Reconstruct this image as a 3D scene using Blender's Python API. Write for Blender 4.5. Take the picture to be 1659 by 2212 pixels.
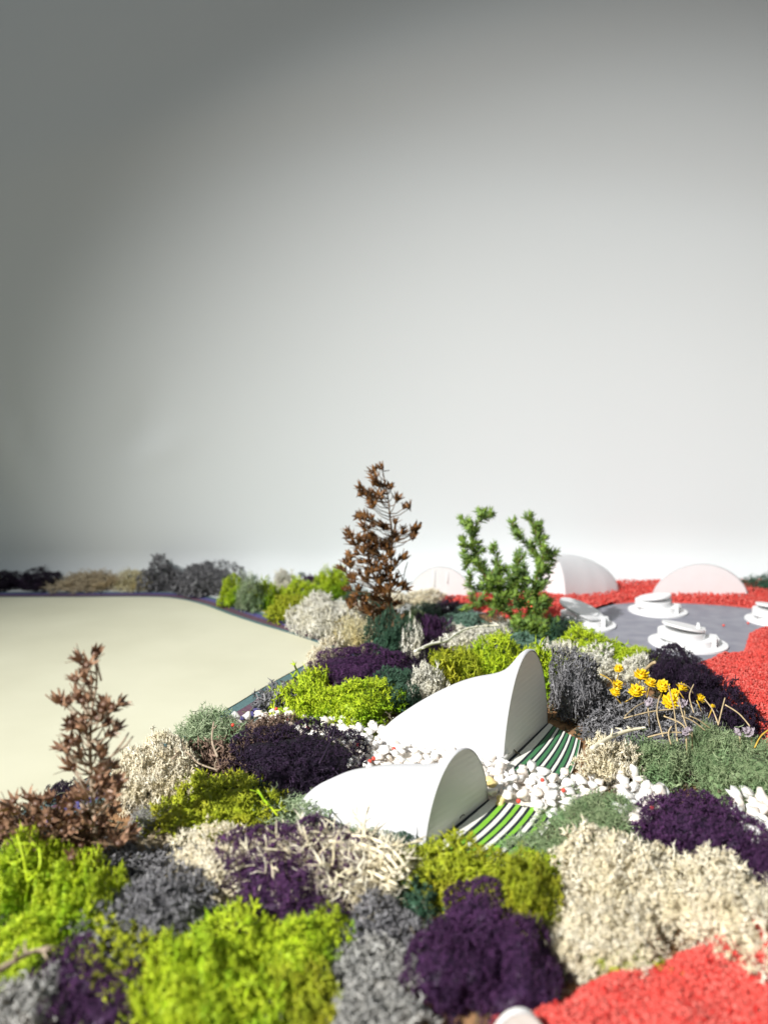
import bpy, math, random
import numpy as np
from mathutils import Vector, Matrix

for o in list(bpy.data.objects):
    bpy.data.objects.remove(o)
SC = bpy.context.scene
COL = SC.collection
RND = random.Random(7)
R = math.radians

# ------------------------------------------------------------------ camera
PITCH = R(6.5); CAMH = 0.20; FPX = 1659.0; CX = 829.5; CY = 1106.0
cd = bpy.data.cameras.new('Camera'); cam = bpy.data.objects.new('Camera', cd); COL.objects.link(cam)
cam.location = (0, 0, CAMH); cam.rotation_euler = (math.pi/2 - PITCH, 0, 0)
cd.sensor_fit = 'HORIZONTAL'; cd.sensor_width = 36.0; cd.lens = 36.0
cd.clip_start = 0.01; cd.clip_end = 20
cd.dof.use_dof = True; cd.dof.focus_distance = 0.48; cd.dof.aperture_fstop = 9.0
SC.camera = cam

# ------------------------------------------------------------------ world, lamps, exposure
w = bpy.data.worlds.new('World'); SC.world = w; w.use_nodes = True
bg = w.node_tree.nodes['Background']
bg.inputs['Color'].default_value = (0.85, 0.955, 1.0, 1); bg.inputs['Strength'].default_value = 0.235

def lamp(name, kind, loc, target, energy, color, **kw):
    d = bpy.data.lights.new(name, kind); o = bpy.data.objects.new(name, d); COL.objects.link(o)
    o.location = loc
    o.rotation_euler = (Vector(target) - Vector(loc)).to_track_quat('-Z', 'Y').to_euler()
    d.energy = energy; d.color = color
    for k, v in kw.items(): setattr(d, k, v)
    return o
# window light: a hard beam that falls in from the near left and fades out on the paper backdrop
lamp('window_beam', 'SPOT', (-1.48, -1.05, 1.72), (0.31, 0.53, -0.03), 575, (1.0, 0.985, 0.96),
     spot_size=R(37.5), spot_blend=1.0, shadow_soft_size=0.022)
SC.view_settings.view_transform = 'Standard'; SC.view_settings.look = 'None'
SC.view_settings.exposure = 0.0; SC.view_settings.gamma = 1.0
SC.view_settings.use_curve_mapping = False

# ------------------------------------------------------------------ calibration helpers (photo position -> ground point)
FWD = np.array([0, math.cos(PITCH), -math.sin(PITCH)]); UPV = np.array([0, math.sin(PITCH), math.cos(PITCH)])
C0 = np.array([0, 0, CAMH])
def ray(x, y):
    return np.array([1., 0, 0])*((x-CX)/FPX) - UPV*((y-CY)/FPX) + FWD
def at(x, y, z=0.0):
    d = ray(x, y); return C0 + d*((z-CAMH)/d[2])
def atY(x, y, Y):
    d = ray(x, y); return C0 + d*(Y/d[1])
def depth(P): return float(np.dot(P-C0, FWD))
def projv(P): q = P-C0; return CY - np.dot(q, UPV)/np.dot(q, FWD)*FPX

# ------------------------------------------------------------------ materials
MATS = {}
def nodes_of(m):
    m.use_nodes = True; nt = m.node_tree; return nt, nt.nodes['Principled BSDF']
def mat_plain(name, col, rough=0.6, spec=0.3, var=0.08, scale=200, bump=0.0, bscale=800, sss=0.0, sssr=0.002, coord='Object', col2=None):
    m = bpy.data.materials.new(name); nt, b = nodes_of(m)
    tc = nt.nodes.new('ShaderNodeTexCoord')
    nz = nt.nodes.new('ShaderNodeTexNoise'); nz.inputs['Scale'].default_value = scale; nz.inputs['Detail'].default_value = 5
    nt.links.new(tc.outputs[coord], nz.inputs['Vector'])
    mx = nt.nodes.new('ShaderNodeMix'); mx.data_type = 'RGBA'
    c2 = col2 or [min(1, c*(1+var)) for c in col]
    c1 = col if col2 else [c*(1-var) for c in col]
    mr = nt.nodes.new('ShaderNodeMapRange'); mr.inputs[1].default_value = .35; mr.inputs[2].default_value = .65
    nt.links.new(nz.outputs['Fac'], mr.inputs[0]); nt.links.new(mr.outputs[0], mx.inputs[0])
    mx.inputs[6].default_value = (*c1, 1); mx.inputs[7].default_value = (*c2, 1)
    nt.links.new(mx.outputs[2], b.inputs['Base Color'])
    b.inputs['Roughness'].default_value = rough; b.inputs['Specular IOR Level'].default_value = spec
    if sss:
        b.inputs['Subsurface Weight'].default_value = sss; b.inputs['Subsurface Radius'].default_value = (1, .9, .8)
        b.inputs['Subsurface Scale'].default_value = sssr
    if bump:
        n2 = nt.nodes.new('ShaderNodeTexNoise'); n2.inputs['Scale'].default_value = bscale; n2.inputs['Detail'].default_value = 3
        nt.links.new(tc.outputs[coord], n2.inputs['Vector'])
        bp = nt.nodes.new('ShaderNodeBump'); bp.inputs['Strength'].default_value = bump; bp.inputs['Distance'].default_value = 0.0006
        nt.links.new(n2.outputs['Fac'], bp.inputs['Height']); nt.links.new(bp.outputs['Normal'], b.inputs['Normal'])
    MATS[name] = m; return m
def mat_tint(name, a, bcol, c=None, rough=0.6, spec=0.35, patch=70):
    """strand colour: each strand its own tone between a and b, slow patches towards c"""
    m = bpy.data.materials.new(name); nt, b = nodes_of(m)
    at_ = nt.nodes.new('ShaderNodeAttribute'); at_.attribute_name = 'tint'
    mx = nt.nodes.new('ShaderNodeMix'); mx.data_type = 'RGBA'
    mx.inputs[6].default_value = (*a, 1); mx.inputs[7].default_value = (*bcol, 1)
    nt.links.new(at_.outputs['Fac'], mx.inputs[0])
    tc = nt.nodes.new('ShaderNodeTexCoord')
    nz = nt.nodes.new('ShaderNodeTexNoise'); nz.inputs['Scale'].default_value = patch; nz.inputs['Detail'].default_value = 2
    nt.links.new(tc.outputs['Object'], nz.inputs['Vector'])
    mr = nt.nodes.new('ShaderNodeMapRange'); mr.inputs[1].default_value = .48; mr.inputs[2].default_value = .68; mr.inputs[4].default_value = .75
    nt.links.new(nz.outputs['Fac'], mr.inputs[0])
    m2 = nt.nodes.new('ShaderNodeMix'); m2.data_type = 'RGBA'
    nt.links.new(mr.outputs[0], m2.inputs[0]); nt.links.new(mx.outputs[2], m2.inputs[6])
    m2.inputs[7].default_value = (*(c or bcol), 1)
    nt.links.new(m2.outputs[2], b.inputs['Base Color'])
    b.inputs['Roughness'].default_value = rough; b.inputs['Specular IOR Level'].default_value = spec
    MATS[name] = m; return m
mat_tint('neon', (.32, .47, .010), (.64, .74, .035), (.24, .50, .012), rough=.5, patch=38)
mat_tint('neonolive', (.26, .33, .010), (.52, .56, .035), (.42, .38, .02), rough=.5)
mat_tint('cream', (.76, .66, .45), (.96, .91, .75), (.88, .78, .52), rough=.55)
mat_tint('ivory', (.78, .75, .62), (.94, .92, .83), (.88, .83, .64), rough=.55)
mat_tint('yellowcream', (.74, .66, .36), (.90, .84, .62), (.82, .68, .28), rough=.55)
mat_tint('beige', (.44, .35, .23), (.70, .60, .42), (.62, .46, .24), rough=.6)
mat_tint('purple', (.018, .009, .027), (.14, .046, .155), (.046, .017, .060), rough=.55, spec=.3)
mat_tint('darkpurple', (.008, .006, .013), (.052, .024, .064), (.018, .010, .026), rough=.55, spec=.3)
mat_tint('grey', (.10, .10, .11), (.38, .37, .38), (.20, .195, .20), rough=.5, spec=.45)
mat_tint('palegrey', (.26, .26, .25), (.55, .54, .50), (.42, .40, .36), rough=.5, spec=.4)
mat_tint('sage', (.14, .23, .095), (.46, .54, .30), (.24, .40, .18), rough=.55)
mat_tint('palesage', (.22, .31, .16), (.52, .60, .38), (.20, .36, .15), rough=.55)
mat_tint('darkgreen', (.018, .060, .034), (.10, .20, .125), (.045, .12, .065), rough=.55)
mat_tint('teal', (.10, .22, .15), (.30, .46, .36), (.16, .32, .24), rough=.5)
mat_tint('litter', (.025, .026, .018), (.20, .17, .11), (.06, .085, .045), rough=.7)
mat_tint('mossbrown', (.075, .042, .028), (.34, .23, .17), (.20, .12, .08), rough=.6)
mat_tint('redgrain', (.56, .032, .026), (.84, .22, .18), (.74, .085, .066), rough=.75, spec=.2, patch=40)
mat_tint('driedpale', (.075, .038, .024), (.44, .26, .16), (.30, .165, .10), rough=.42, spec=.5, patch=300)
mat_tint('driedbrown', (.030, .014, .007), (.30, .135, .038), (.16, .07, .022), rough=.45, spec=.5, patch=300)
mat_tint('needle', (.045, .11, .010), (.27, .40, .05), (.17, .29, .10), rough=.45, spec=.45, patch=90)
mat_plain('twigbrown', (.16, .10, .055), rough=.6, var=.3, scale=600)
mat_plain('twigpale', (.42, .33, .24), rough=.55, var=.25, scale=600)
mat_plain('straw', (.56, .43, .25), rough=.6, var=.2, scale=500)
mat_plain('strawyellow', (.62, .40, .06), rough=.5, var=.2, scale=500)
mat_plain('petalyellow', (.78, .50, .010), rough=.45, spec=.4, var=.18, scale=700, col2=(.90, .68, .02))
mat_plain('petallilac', (.42, .36, .40), rough=.6, var=.2, scale=700)
mat_plain('whiteplastic', (.85, .85, .85), rough=.42, spec=.4, var=.015, scale=60, sss=.12, sssr=.0015)
mat_plain('pebble', (.84, .81, .76), rough=.22, spec=.5, var=.05, scale=120, sss=.35, sssr=.002, col2=(.90, .89, .87))
mat_plain('pebblewarm', (.86, .76, .66), rough=.25, spec=.5, var=.05, scale=120, sss=.35, sssr=.002, col2=(.88, .82, .76))
mat_plain('pebbleyellow', (.86, .70, .32), rough=.25, spec=.5, var=.05, scale=120, sss=.3, sssr=.002)
mat_plain('pebblebed', (.80, .74, .66), rough=.8, var=.15, scale=300)
mat_plain('cork', (.30, .17, .085), rough=.85, spec=.15, var=.35, scale=260, bump=.5, bscale=900)
mat_plain('creamboard', (.69, .675, .515), rough=.55, spec=.25, col2=(.63, .615, .46), scale=9, bump=.05, bscale=300)
mat_plain('tealband', (.105, .185, .19), rough=.7, spec=.25, var=.22, scale=900)
mat_plain('plumband', (.135, .075, .105), rough=.75, spec=.2, var=.35, scale=900)
mat_plain('blueband', (.105, .095, .26), rough=.7, spec=.25, var=.25, scale=700)
mat_plain('greyplate', (.235, .235, .285), rough=.55, spec=.35, col2=(.30, .30, .345), scale=60, bump=.2, bscale=400)
mat_plain('redbed', (.45, .015, .012), rough=.7, var=.3, scale=500)
mat_plain('matwhite', (.80, .79, .72), rough=.6, spec=.3, var=.06, scale=600)
mat_plain('matdark', (.018, .024, .035), rough=.6, spec=.3, var=.4, scale=1500)
mat_plain('matgreen', (.060, .20, .085), rough=.65, spec=.3, var=.35, scale=2200)
mat_plain('matlime', (.23, .52, .045), rough=.55, spec=.3, var=.06, scale=500)
mat_plain('beadred', (.80, .075, .045), rough=.3, spec=.5, var=.1, scale=300)
def paper():
    m = mat_plain('paper', (.72, .75, .755), rough=.9, spec=.1, col2=(.73, .76, .765), scale=3)
    return m
paper()
# printed layer lines on the shells: a fine band bump along the local print direction
def mat_printed(name, col, axis, freq, strength, rough=.42):
    m = mat_plain(name, col, rough=rough, spec=.4, var=.012, scale=90, sss=.10, sssr=.0012)
    nt = m.node_tree; b = nt.nodes['Principled BSDF']
    tc = nt.nodes.new('ShaderNodeTexCoord'); mp = nt.nodes.new('ShaderNodeMapping'); mp.inputs['Rotation'].default_value = axis
    wv = nt.nodes.new('ShaderNodeTexWave'); wv.inputs['Scale'].default_value = freq; wv.inputs['Distortion'].default_value = .6
    wv.inputs['Detail'].default_value = 2; wv.inputs['Detail Scale'].default_value = .6
    nt.links.new(tc.outputs['Object'], mp.inputs['Vector']); nt.links.new(mp.outputs[0], wv.inputs['Vector'])
    nz = nt.nodes.new('ShaderNodeTexNoise'); nz.inputs['Scale'].default_value = 55; nt.links.new(mp.outputs[0], nz.inputs['Vector'])
    mu = nt.nodes.new('ShaderNodeMath'); mu.operation = 'MULTIPLY'
    nt.links.new(wv.outputs['Fac'], mu.inputs[0]); nt.links.new(nz.outputs['Fac'], mu.inputs[1])
    bp = nt.nodes.new('ShaderNodeBump'); bp.inputs['Strength'].default_value = strength; bp.inputs['Distance'].default_value = .0003
    nt.links.new(mu.outputs[0], bp.inputs['Height']); nt.links.new(bp.outputs['Normal'], b.inputs['Normal'])
mat_printed('shellwhite', (.66, .66, .672), (0, R(90), 0), 260, .12)
mat_printed('shellface', (.78, .765, .73), (0, R(55), R(20)), 120, .8, rough=.38)

# ------------------------------------------------------------------ mesh helpers
TRIS = 0
def mesh_np(name, V, T, tint=None, smooth=True):
    global TRIS
    V = np.asarray(V, np.float32); T = np.asarray(T, np.int32)
    me = bpy.data.meshes.new(name)
    me.vertices.add(len(V)); me.vertices.foreach_set('co', V.ravel())
    me.loops.add(len(T)*3); me.loops.foreach_set('vertex_index', T.ravel())
    me.polygons.add(len(T)); me.polygons.foreach_set('loop_start', np.arange(0, len(T)*3, 3, dtype=np.int32))
    me.polygons.foreach_set('use_smooth', np.full(len(T), smooth))
    me.update(calc_edges=True)
    if tint is not None:
        a = me.attributes.new('tint', 'FLOAT', 'POINT'); a.data.foreach_set('value', np.asarray(tint, np.float32))
    TRIS += len(T)
    return me
def add_obj(name, me, mat=None, parent=None, loc=None):
    o = bpy.data.objects.new(name, me); COL.objects.link(o)
    if mat and me is not None and not me.materials: me.materials.append(MATS[mat])
    if parent is not None: o.parent = parent
    if loc is not None: o.location = loc
    return o
def tag(o, label=None, cat=None, group=None, kind=None):
    if label: o['label'] = label
    if cat: o['category'] = cat
    if group: o['group'] = group
    if kind: o['kind'] = kind
    return o
def empty(name, loc, **kw):
    o = bpy.data.objects.new(name, None); COL.objects.link(o); o.location = loc; o.empty_display_size = .01
    return tag(o, **kw)
class MB:
    """collects triangles"""
    def __init__(s): s.V = []; s.T = []; s.n = 0; s.t = []
    def add(s, V, T, tint=.5):
        V = np.asarray(V, float); s.V.append(V); s.T.append(np.asarray(T, int)+s.n); s.n += len(V)
        s.t.append(np.full(len(V), tint) if np.isscalar(tint) else tint)
    def tube(s, pts, rad, sides=5, cap=True, tint=.5):
        pts = [np.asarray(p, float) for p in pts]; n = len(pts)
        rad = [rad]*n if np.isscalar(rad) else rad
        V = []; T = []
        for i, p in enumerate(pts):
            d = pts[min(i+1, n-1)] - pts[max(i-1, 0)]; d = d/(np.linalg.norm(d)+1e-12)
            h = np.array([0, 0, 1.]) if abs(d[2]) < .9 else np.array([1., 0, 0])
            a = np.cross(d, h); a /= np.linalg.norm(a); b = np.cross(d, a)
            for k in range(sides):
                t = 2*math.pi*k/sides; V.append(p + rad[i]*(a*math.cos(t)+b*math.sin(t)))
        for i in range(n-1):
            for k in range(sides):
                a0 = i*sides+k; a1 = i*sides+(k+1) % sides; b0 = a0+sides; b1 = a1+sides
                T += [(a0, b0, b1), (a0, b1, a1)]
        if cap:
            V += [pts[0], pts[-1]]; c0 = n*sides
            for k in range(sides):
                T += [(c0, k, (k+1) % sides), (c0+1, (n-1)*sides+(k+1) % sides, (n-1)*sides+k)]
        s.add(V, T, tint)
    def prism(s, poly, z0, z1):
        n = len(poly); V = [(p[0], p[1], z1) for p in poly]+[(p[0], p[1], z0) for p in poly]
        c = np.mean(np.array([(p[0], p[1]) for p in poly]), axis=0)
        V += [(c[0], c[1], z1), (c[0], c[1], z0)]
        T = []
        for i in range(n):
            j = (i+1) % n
            T += [(i, n+i, n+j), (i, n+j, j), (2*n, i, j), (2*n+1, n+j, n+i)]
        s.add(V, T)
    def mesh(s, name, smooth=True, origin=None):
        V = np.concatenate(s.V)
        if origin is not None: V = V-np.asarray(origin)
        return mesh_np(name, V, np.concatenate(s.T), np.concatenate(s.t), smooth)

# ------------------------------------------------------------------ setting
def sheet(name, poly, z, mat, parent=None, thick=.0):
    """flat polygon sheet (concave allowed)"""
    import bmesh
    bm = bmesh.new(); vs = [bm.verts.new((p[0], p[1], z)) for p in poly]
    f = bm.faces.new(vs); f.normal_update()
    if f.normal.z < 0: f.normal_flip()
    bmesh.ops.triangulate(bm, faces=bm.faces[:])
    me = bpy.data.meshes.new(name); bm.to_mesh(me); bm.free()
    o = add_obj(name, me, mat, parent)
    return o
m = MB(); m.prism([(-1.6, -.2), (1.6, -.2), (1.6, 1.25), (-1.6, 1.25)], -.02, -.0006)
tag(add_obj('base_board', m.mesh('base_board', smooth=False), 'cork'), 'brown cork base board under the moss', kind='structure')
# backdrop paper, slightly wavy with a few soft creases
def backdrop():
    nx, nz = 150, 100; V = []; T = []
    prof = [(.80, .0002), (.84, .0002), (.88, .0002), (.92, .0002)]+[(.94+.04*math.sin(a), .0402-.04*math.cos(a)) for a in [math.pi/2*k/8 for k in range(9)]]
    prof += [(.98, .0402+1.45*((k+1)/(nz-12))) for k in range(nz-12)]; nz = len(prof)-1
    for y0, z in prof:
        for i in range(nx+1):
            x = -1.3 + 2.6*i/nx; wv = min(1, max(0, z-.005)/.05)
            y = y0 + wv*(.007*math.sin(x*2.1+.6) + .004*math.sin(x*5+z*3)) + .05*max(0, z-.5)**2
            def dent(x0, z0, ang, ln, wd, amp):
                dx, dz = x-x0, z-z0; a = dx*math.cos(ang)+dz*math.sin(ang); b = -dx*math.sin(ang)+dz*math.cos(ang)
                return amp*math.exp(-(a/ln)**2-(b/wd)**2)
            y += dent(-.49, .21, R(115), .09, .026, -.014) + dent(-.455, .19, R(112), .08, .018, .010)
            y += dent(-.31, .19, R(75), .06, .03, .005) + dent(-.29, .165, R(20), .035, .014, -.003)
            y += dent(-.05, .62, R(15), .5, .05, -.006) + dent(.3, .5, R(-8), .4, .06, .005)
            V.append((x, y, z))
    for j in range(nz):
        for i in range(nx):
            a = j*(nx+1)+i; T += [(a, a+nx+2, a+1), (a, a+nx+1, a+nx+2)]
    o = add_obj('backdrop', mesh_np('backdrop', V, T), 'paper')
    tag(o, 'plain pale grey paper backdrop behind the model', kind='structure')
backdrop()

def smooth_line(pts, n=10):
    P = [np.asarray(p, float) for p in pts]; out = []
    for i in range(len(P)-1):
        p0 = P[max(i-1, 0)]; p1 = P[i]; p2 = P[i+1]; p3 = P[min(i+2, len(P)-1)]
        for k in range(n):
            t = k/n
            out.append(.5*((2*p1)+(-p0+p2)*t+(2*p0-5*p1+4*p2-p3)*t*t+(-p0+3*p1-3*p2+p3)*t**3))
    out.append(P[-1]); return out
UP_EDGE = smooth_line([at(x, y)[:2] for x, y in [(-260, 1292), (-60, 1292), (150, 1292), (320, 1291.5), (385, 1296), (440, 1309), (500, 1331), (560, 1351), (620, 1369), (680, 1389), (722, 1404)]])
LO_EDGE = smooth_line([at(x, y)[:2] for x, y in [(722, 1404), (650, 1443), (560, 1493), (480, 1540), (330, 1613), (240, 1658), (150, 1704), (0, 1782), (-200, 1900)]])
poly = [p for p in UP_EDGE] + [p for p in LO_EDGE[1:]] + [np.array([-1.5, LO_EDGE[-1][1]]), np.array([-1.5, UP_EDGE[0][1]])]
o = sheet('cream_board', poly, .0010, 'creamboard'); tag(o, 'smooth pale cream painted board left of the moss', kind='structure')
def offset(line, d):
    out = []
    for i, p in enumerate(line):
        t = line[min(i+1, len(line)-1)]-line[max(i-1, 0)]; t = t/np.linalg.norm(t)
        out.append(p+d*np.array([-t[1], t[0]]))
    return out
def bands(edge, sgn, widths, where):
    d0 = 0
    for nm, mt, wd in widths:
        a = offset(edge, sgn*d0); b = offset(edge, sgn*(d0+wd)); n = len(a)
        V = [(*p, .0004) for p in a]+[(*p, .0004) for p in b]; T = []
        for i in range(n-1):
            q = (i, i+1, n+i+1, n+i)
            if sgn > 0: T += [(q[0], q[1], q[2]), (q[0], q[2], q[3])]
            else: T += [(q[0], q[2], q[1]), (q[0], q[3], q[2])]
        o = add_obj(nm, mesh_np(nm, V, T), mt); tag(o, f'{nm.split("_")[0]} painted band along the {where} edge of the cream board', kind='structure')
        d0 += wd
bands(UP_EDGE, 1, [('teal_band', 'tealband', .0065), ('plum_band', 'plumband', .0095), ('blue_band', 'blueband', .009), ('teal_band', 'tealband', .006)], 'far')
bands(LO_EDGE, 1, [('teal_band', 'tealband', .0085), ('plum_band', 'plumband', .0078), ('blue_band', 'blueband', .0075), ('teal_band', 'tealband', .006)], 'near')
o = sheet('grey_plate', [at(x, y)[:2] for x, y in [(1130, 1290), (1130, 1420), (1400, 1460), (1560, 1460), (1900, 1420), (1900, 1290)]], .0004, 'greyplate')
tag(o, 'matte lavender grey plate under the white platforms', kind='structure')

# ------------------------------------------------------------------ lichen strands
def ortho(d, rng):
    v = rng.normal(size=3); v -= d*np.dot(v, d); return v/np.linalg.norm(v)
def make_sprig(rng, seg, rad, levels, spread, curl, nseg, fork=2, taper=.86, third=.2):
    V = []; T = []
    def ring(p, d, r):
        a = ortho(d, rng); b = np.cross(d, a); i0 = len(V)
        for k in range(3):
            t = 2*math.pi*k/3; V.append(p+r*(a*math.cos(t)+b*math.sin(t)))
        return i0
    def link(i, j):
        # match rings by nearest rotation
        best = min(range(3), key=lambda s: sum(np.sum((V[i+k]-V[j+(k+s) % 3])**2) for k in range(3)))
        for k in range(3):
            a, b = i+k, i+(k+1) % 3; c, d = j+(k+best) % 3, j+(k+1+best) % 3
            T.extend([(a, b, d), (a, d, c)])
    def grow(p, d, r, lev):
        i = ring(p, d, r)
        last = lev == levels-1
        for s in range(nseg):
            d = d+curl*rng.normal(size=3); d /= np.linalg.norm(d)
            p = p+d*seg*rng.uniform(.65, 1.35); r *= taper
            if last and s == nseg-1:
                k = len(V); V.append(p)
                for q in range(3): T.append((i+q, i+(q+1) % 3, k))
                return
            j = ring(p, d, r); link(i, j); i = j
        nf = fork + (1 if rng.random() < third else 0)
        ax = ortho(d, rng); a0 = rng.uniform(0, 6.28)
        for f in range(nf):
            a = a0+6.283*f/nf+rng.normal()*.3
            side = ax*math.cos(a)+np.cross(d, ax)*math.sin(a)
            sp = spread*rng.uniform(.6, 1.3)
            grow(p, d*math.cos(sp)+side*math.sin(sp), r, lev+1)
    grow(np.zeros(3), np.array([0, 0, 1.]), rad, 0)
    # consistent winding is not needed: strands are closed and lit on both sides
    return np.array(V)*.001, np.array(T)
STY = {  # seg length, radius (mm), levels, spread, curl, segments, fork, taper, third; density per cm2, tilt, root depth mm, pit depth mm
    'antler': dict(g=(1.40, .31, 3, R(46), .36, 1, 2, .90, .6), dens=34, tilt=.66, root=2.7, pit=3.4, ps=5.4),
    'fine':   dict(g=(.78, .205, 3, R(46), .28, 1, 3, .86, .0), dens=58, tilt=.60, root=1.5, pit=2.6, ps=4.8),
    'sponge': dict(g=(1.25, .27, 3, R(42), .40, 1, 3, .88, .0), dens=40, tilt=.66, root=2.4, pit=2.2, ps=5.2),
    'net':    dict(g=(1.35, .36, 3, R(55), .55, 1, 2, .92, .2), dens=38, tilt=1.15, root=1.5, pit=3.4, ps=5.0),
    'wisp':   dict(g=(.95, .225, 3, R(46), .60, 2, 2, .88, .0), dens=36, tilt=.85, root=1.9, pit=3.0, ps=5.4),
    'straw':  dict(g=(2.20, .34, 3, R(26), .22, 2, 2, .9, .0), dens=20, tilt=1.35, root=1.4, pit=1.6, ps=5.0),
}
NRG = np.random.default_rng(11)
SPR = {k: [make_sprig(NRG, *v['g']) for _ in range(12)] for k, v in STY.items()}

def lump(rng):
    K = [(rng.normal(size=3)*f, rng.uniform(0, 6.28), a) for f, a in [(2.2, .10), (2.6, .10), (3.4, .07), (5, .055), (6.5, .05), (9, .035), (11, .03)]]
    def f(n): return 1+sum(a*np.sin(n@k+p) for k, p, a in K)
    return f
def boxy(rng):
    g = lump(rng); p = rng.uniform(1.85, 2.3); an = rng.uniform(0, 6.28); c, s = math.cos(an), math.sin(an)
    B = rng.normal(size=(12, 3)); B[:, 2] = np.abs(B[:, 2])*.8; B /= np.linalg.norm(B, axis=1)[:, None]
    amp = rng.uniform(.05, .20, 12); wd = rng.uniform(.22, .48, 12)
    def f(n):
        x = n[:, 0]*c-n[:, 1]*s; y = n[:, 0]*s+n[:, 1]*c
        bump = sum(a*np.exp(-(np.arccos(np.clip(n@b, -1, 1))/w_)**2) for a, b, w_ in zip(amp, B, wd))
        q = p+.7
        return ((np.abs(x)**q+np.abs(y)**q)**(2/q)+n[:, 2]**2)**(-.5)*(1+1.2*(g(n)-1)+bump)*.90
    return f
CL_GROUP = 'moss clumps packed over the base board'
def fit(l, t, r, b, ratio, z0, flat=.52):
    mx = (l+r)/2
    while True:
        P = at(mx, b, z0); d = depth(P)
        for _ in range(5):
            a = (r-l)/2*d/FPX; bd = ratio*a
            hv = np.array([P[0], P[1], 0]); hv /= np.linalg.norm(hv)
            Cn = P+hv*bd; d = depth(Cn)
        dl = math.atan2(CAMH, np.linalg.norm(Cn[:2]))
        e = max((projv(Cn)-t)*d/FPX, .002)
        h = math.sqrt(max(e*e-(bd*math.sin(dl))**2, (.28*a)**2))/math.cos(dl)
        if h <= (flat+.13 if d < .37 else flat)*max(a, bd) or ratio > 1.7: break
        ratio += .06
    return Cn, a, bd, min(h, 1.6*a+.012), math.atan2(-hv[0], hv[1]), d
TPL = {}
SIZES = {'S': .011, 'M': .020, 'L': .034}
def template(style, cls, var):
    """a lumpy mound of lichen: short forked strands rooted all over a pitted dome"""
    key = (style, cls, var)
    if key in TPL: return TPL[key]
    A0 = SIZES[cls]; a, bd, h = A0, A0*.78, A0*.66
    rng = np.random.default_rng(abs(sum(ord(ch)*(i+3) for i, ch in enumerate(style+cls)))*7+var)
    st = STY[style]; L = boxy(rng); axs = np.array([a, bd, h])
    nu, nv = 30, 12; V = []; T = []
    for j in range(nv+1):
        ph = math.pi/2*j/nv
        for i in range(nu):
            th = 2*math.pi*i/nu; V.append((math.cos(th)*math.cos(ph), math.sin(th)*math.cos(ph), math.sin(ph)))
    n = np.array(V); core = n*(L(n)*(1+rng.normal(0, .03, len(n))))[:, None]*(axs*.93-.0054)-np.array([0, 0, .001])
    for j in range(nv):
        for i in range(nu):
            p, q = j*nu+i, j*nu+(i+1) % nu; T += [(p, q, q+nu), (p, q+nu, p+nu)]
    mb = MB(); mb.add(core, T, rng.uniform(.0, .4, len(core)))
    area = 2*math.pi*((a*bd)**1.6/3+(a*h)**1.6/3+(bd*h)**1.6/3)**(1/1.6)*1e4
    N = int(area*st['dens']*1.25)+12
    def onsurf(k):
        c = rng.normal(size=(k*7, 3)); c /= np.linalg.norm(c, axis=1)[:, None]; c = c[c[:, 2] > -.02]
        wgt = np.linalg.norm(c/axs, axis=1); c = c[rng.random(len(c)) < wgt/wgt.max()]
        return c[:k]
    c = onsurf(N); N = len(c)
    P = c*L(c)[:, None]*axs; nr = c/axs; nr /= np.linalg.norm(nr, axis=1)[:, None]
    pc = onsurf(int(area/(st['ps']*.1)**2)+3); PC = pc*L(pc)[:, None]*axs
    d2 = np.min(np.linalg.norm(P[:, None, :]-PC[None], axis=2)/(.0017*rng.uniform(.6, 1.7, len(PC))[None]), axis=1)
    P = P-nr*(st['root']*.001*rng.uniform(.6, 1.15, N)+st['pit']*.00135*np.exp(-d2**2))[:, None]
    P[:, 2] = np.maximum(P[:, 2], .0004)
    dr = nr+rng.normal(size=(N, 3))*st['tilt']*.75+np.array([0, 0, .12]); dr /= np.linalg.norm(dr, axis=1)[:, None]
    hx = rng.normal(size=(N, 3)); X = np.cross(hx, dr); X /= np.linalg.norm(X, axis=1)[:, None]; Y = np.cross(dr, X)
    S = rng.uniform(.75, 1.2, N)*np.where(rng.random(N) < (.04 if style == 'fine' else .09), rng.uniform(1.35, 2.3, N), 1.0); tn = np.clip(rng.normal(.5, .26, N), 0, 1); vr = rng.integers(0, 12, N)
    for k in range(12):
        idx = np.where(vr == k)[0]
        if not len(idx): continue
        sv, stt = SPR[style][k]
        M = np.stack([X[idx], Y[idx], dr[idx]], axis=2)*S[idx][:, None, None]
        W = np.einsum('nij,vj->nvi', M, sv)+P[idx][:, None, :]
        W[:, :, 2] = np.maximum(W[:, :, 2], .0003)
        m_ = len(sv); off = (np.arange(len(idx))*m_)[:, None, None]
        TT = (stt[None]+off).reshape(-1, 3)
        tv = np.repeat(tn[idx], m_)+np.tile(np.linspace(-.08, .08, m_), len(idx))
        mb.add(W.reshape(-1, 3), TT, np.clip(tv, 0, 1))
    me = mb.mesh('moss_clump'); me.materials.append(None)
    TPL[key] = (me, axs); return TPL[key]
USE = {}
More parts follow.
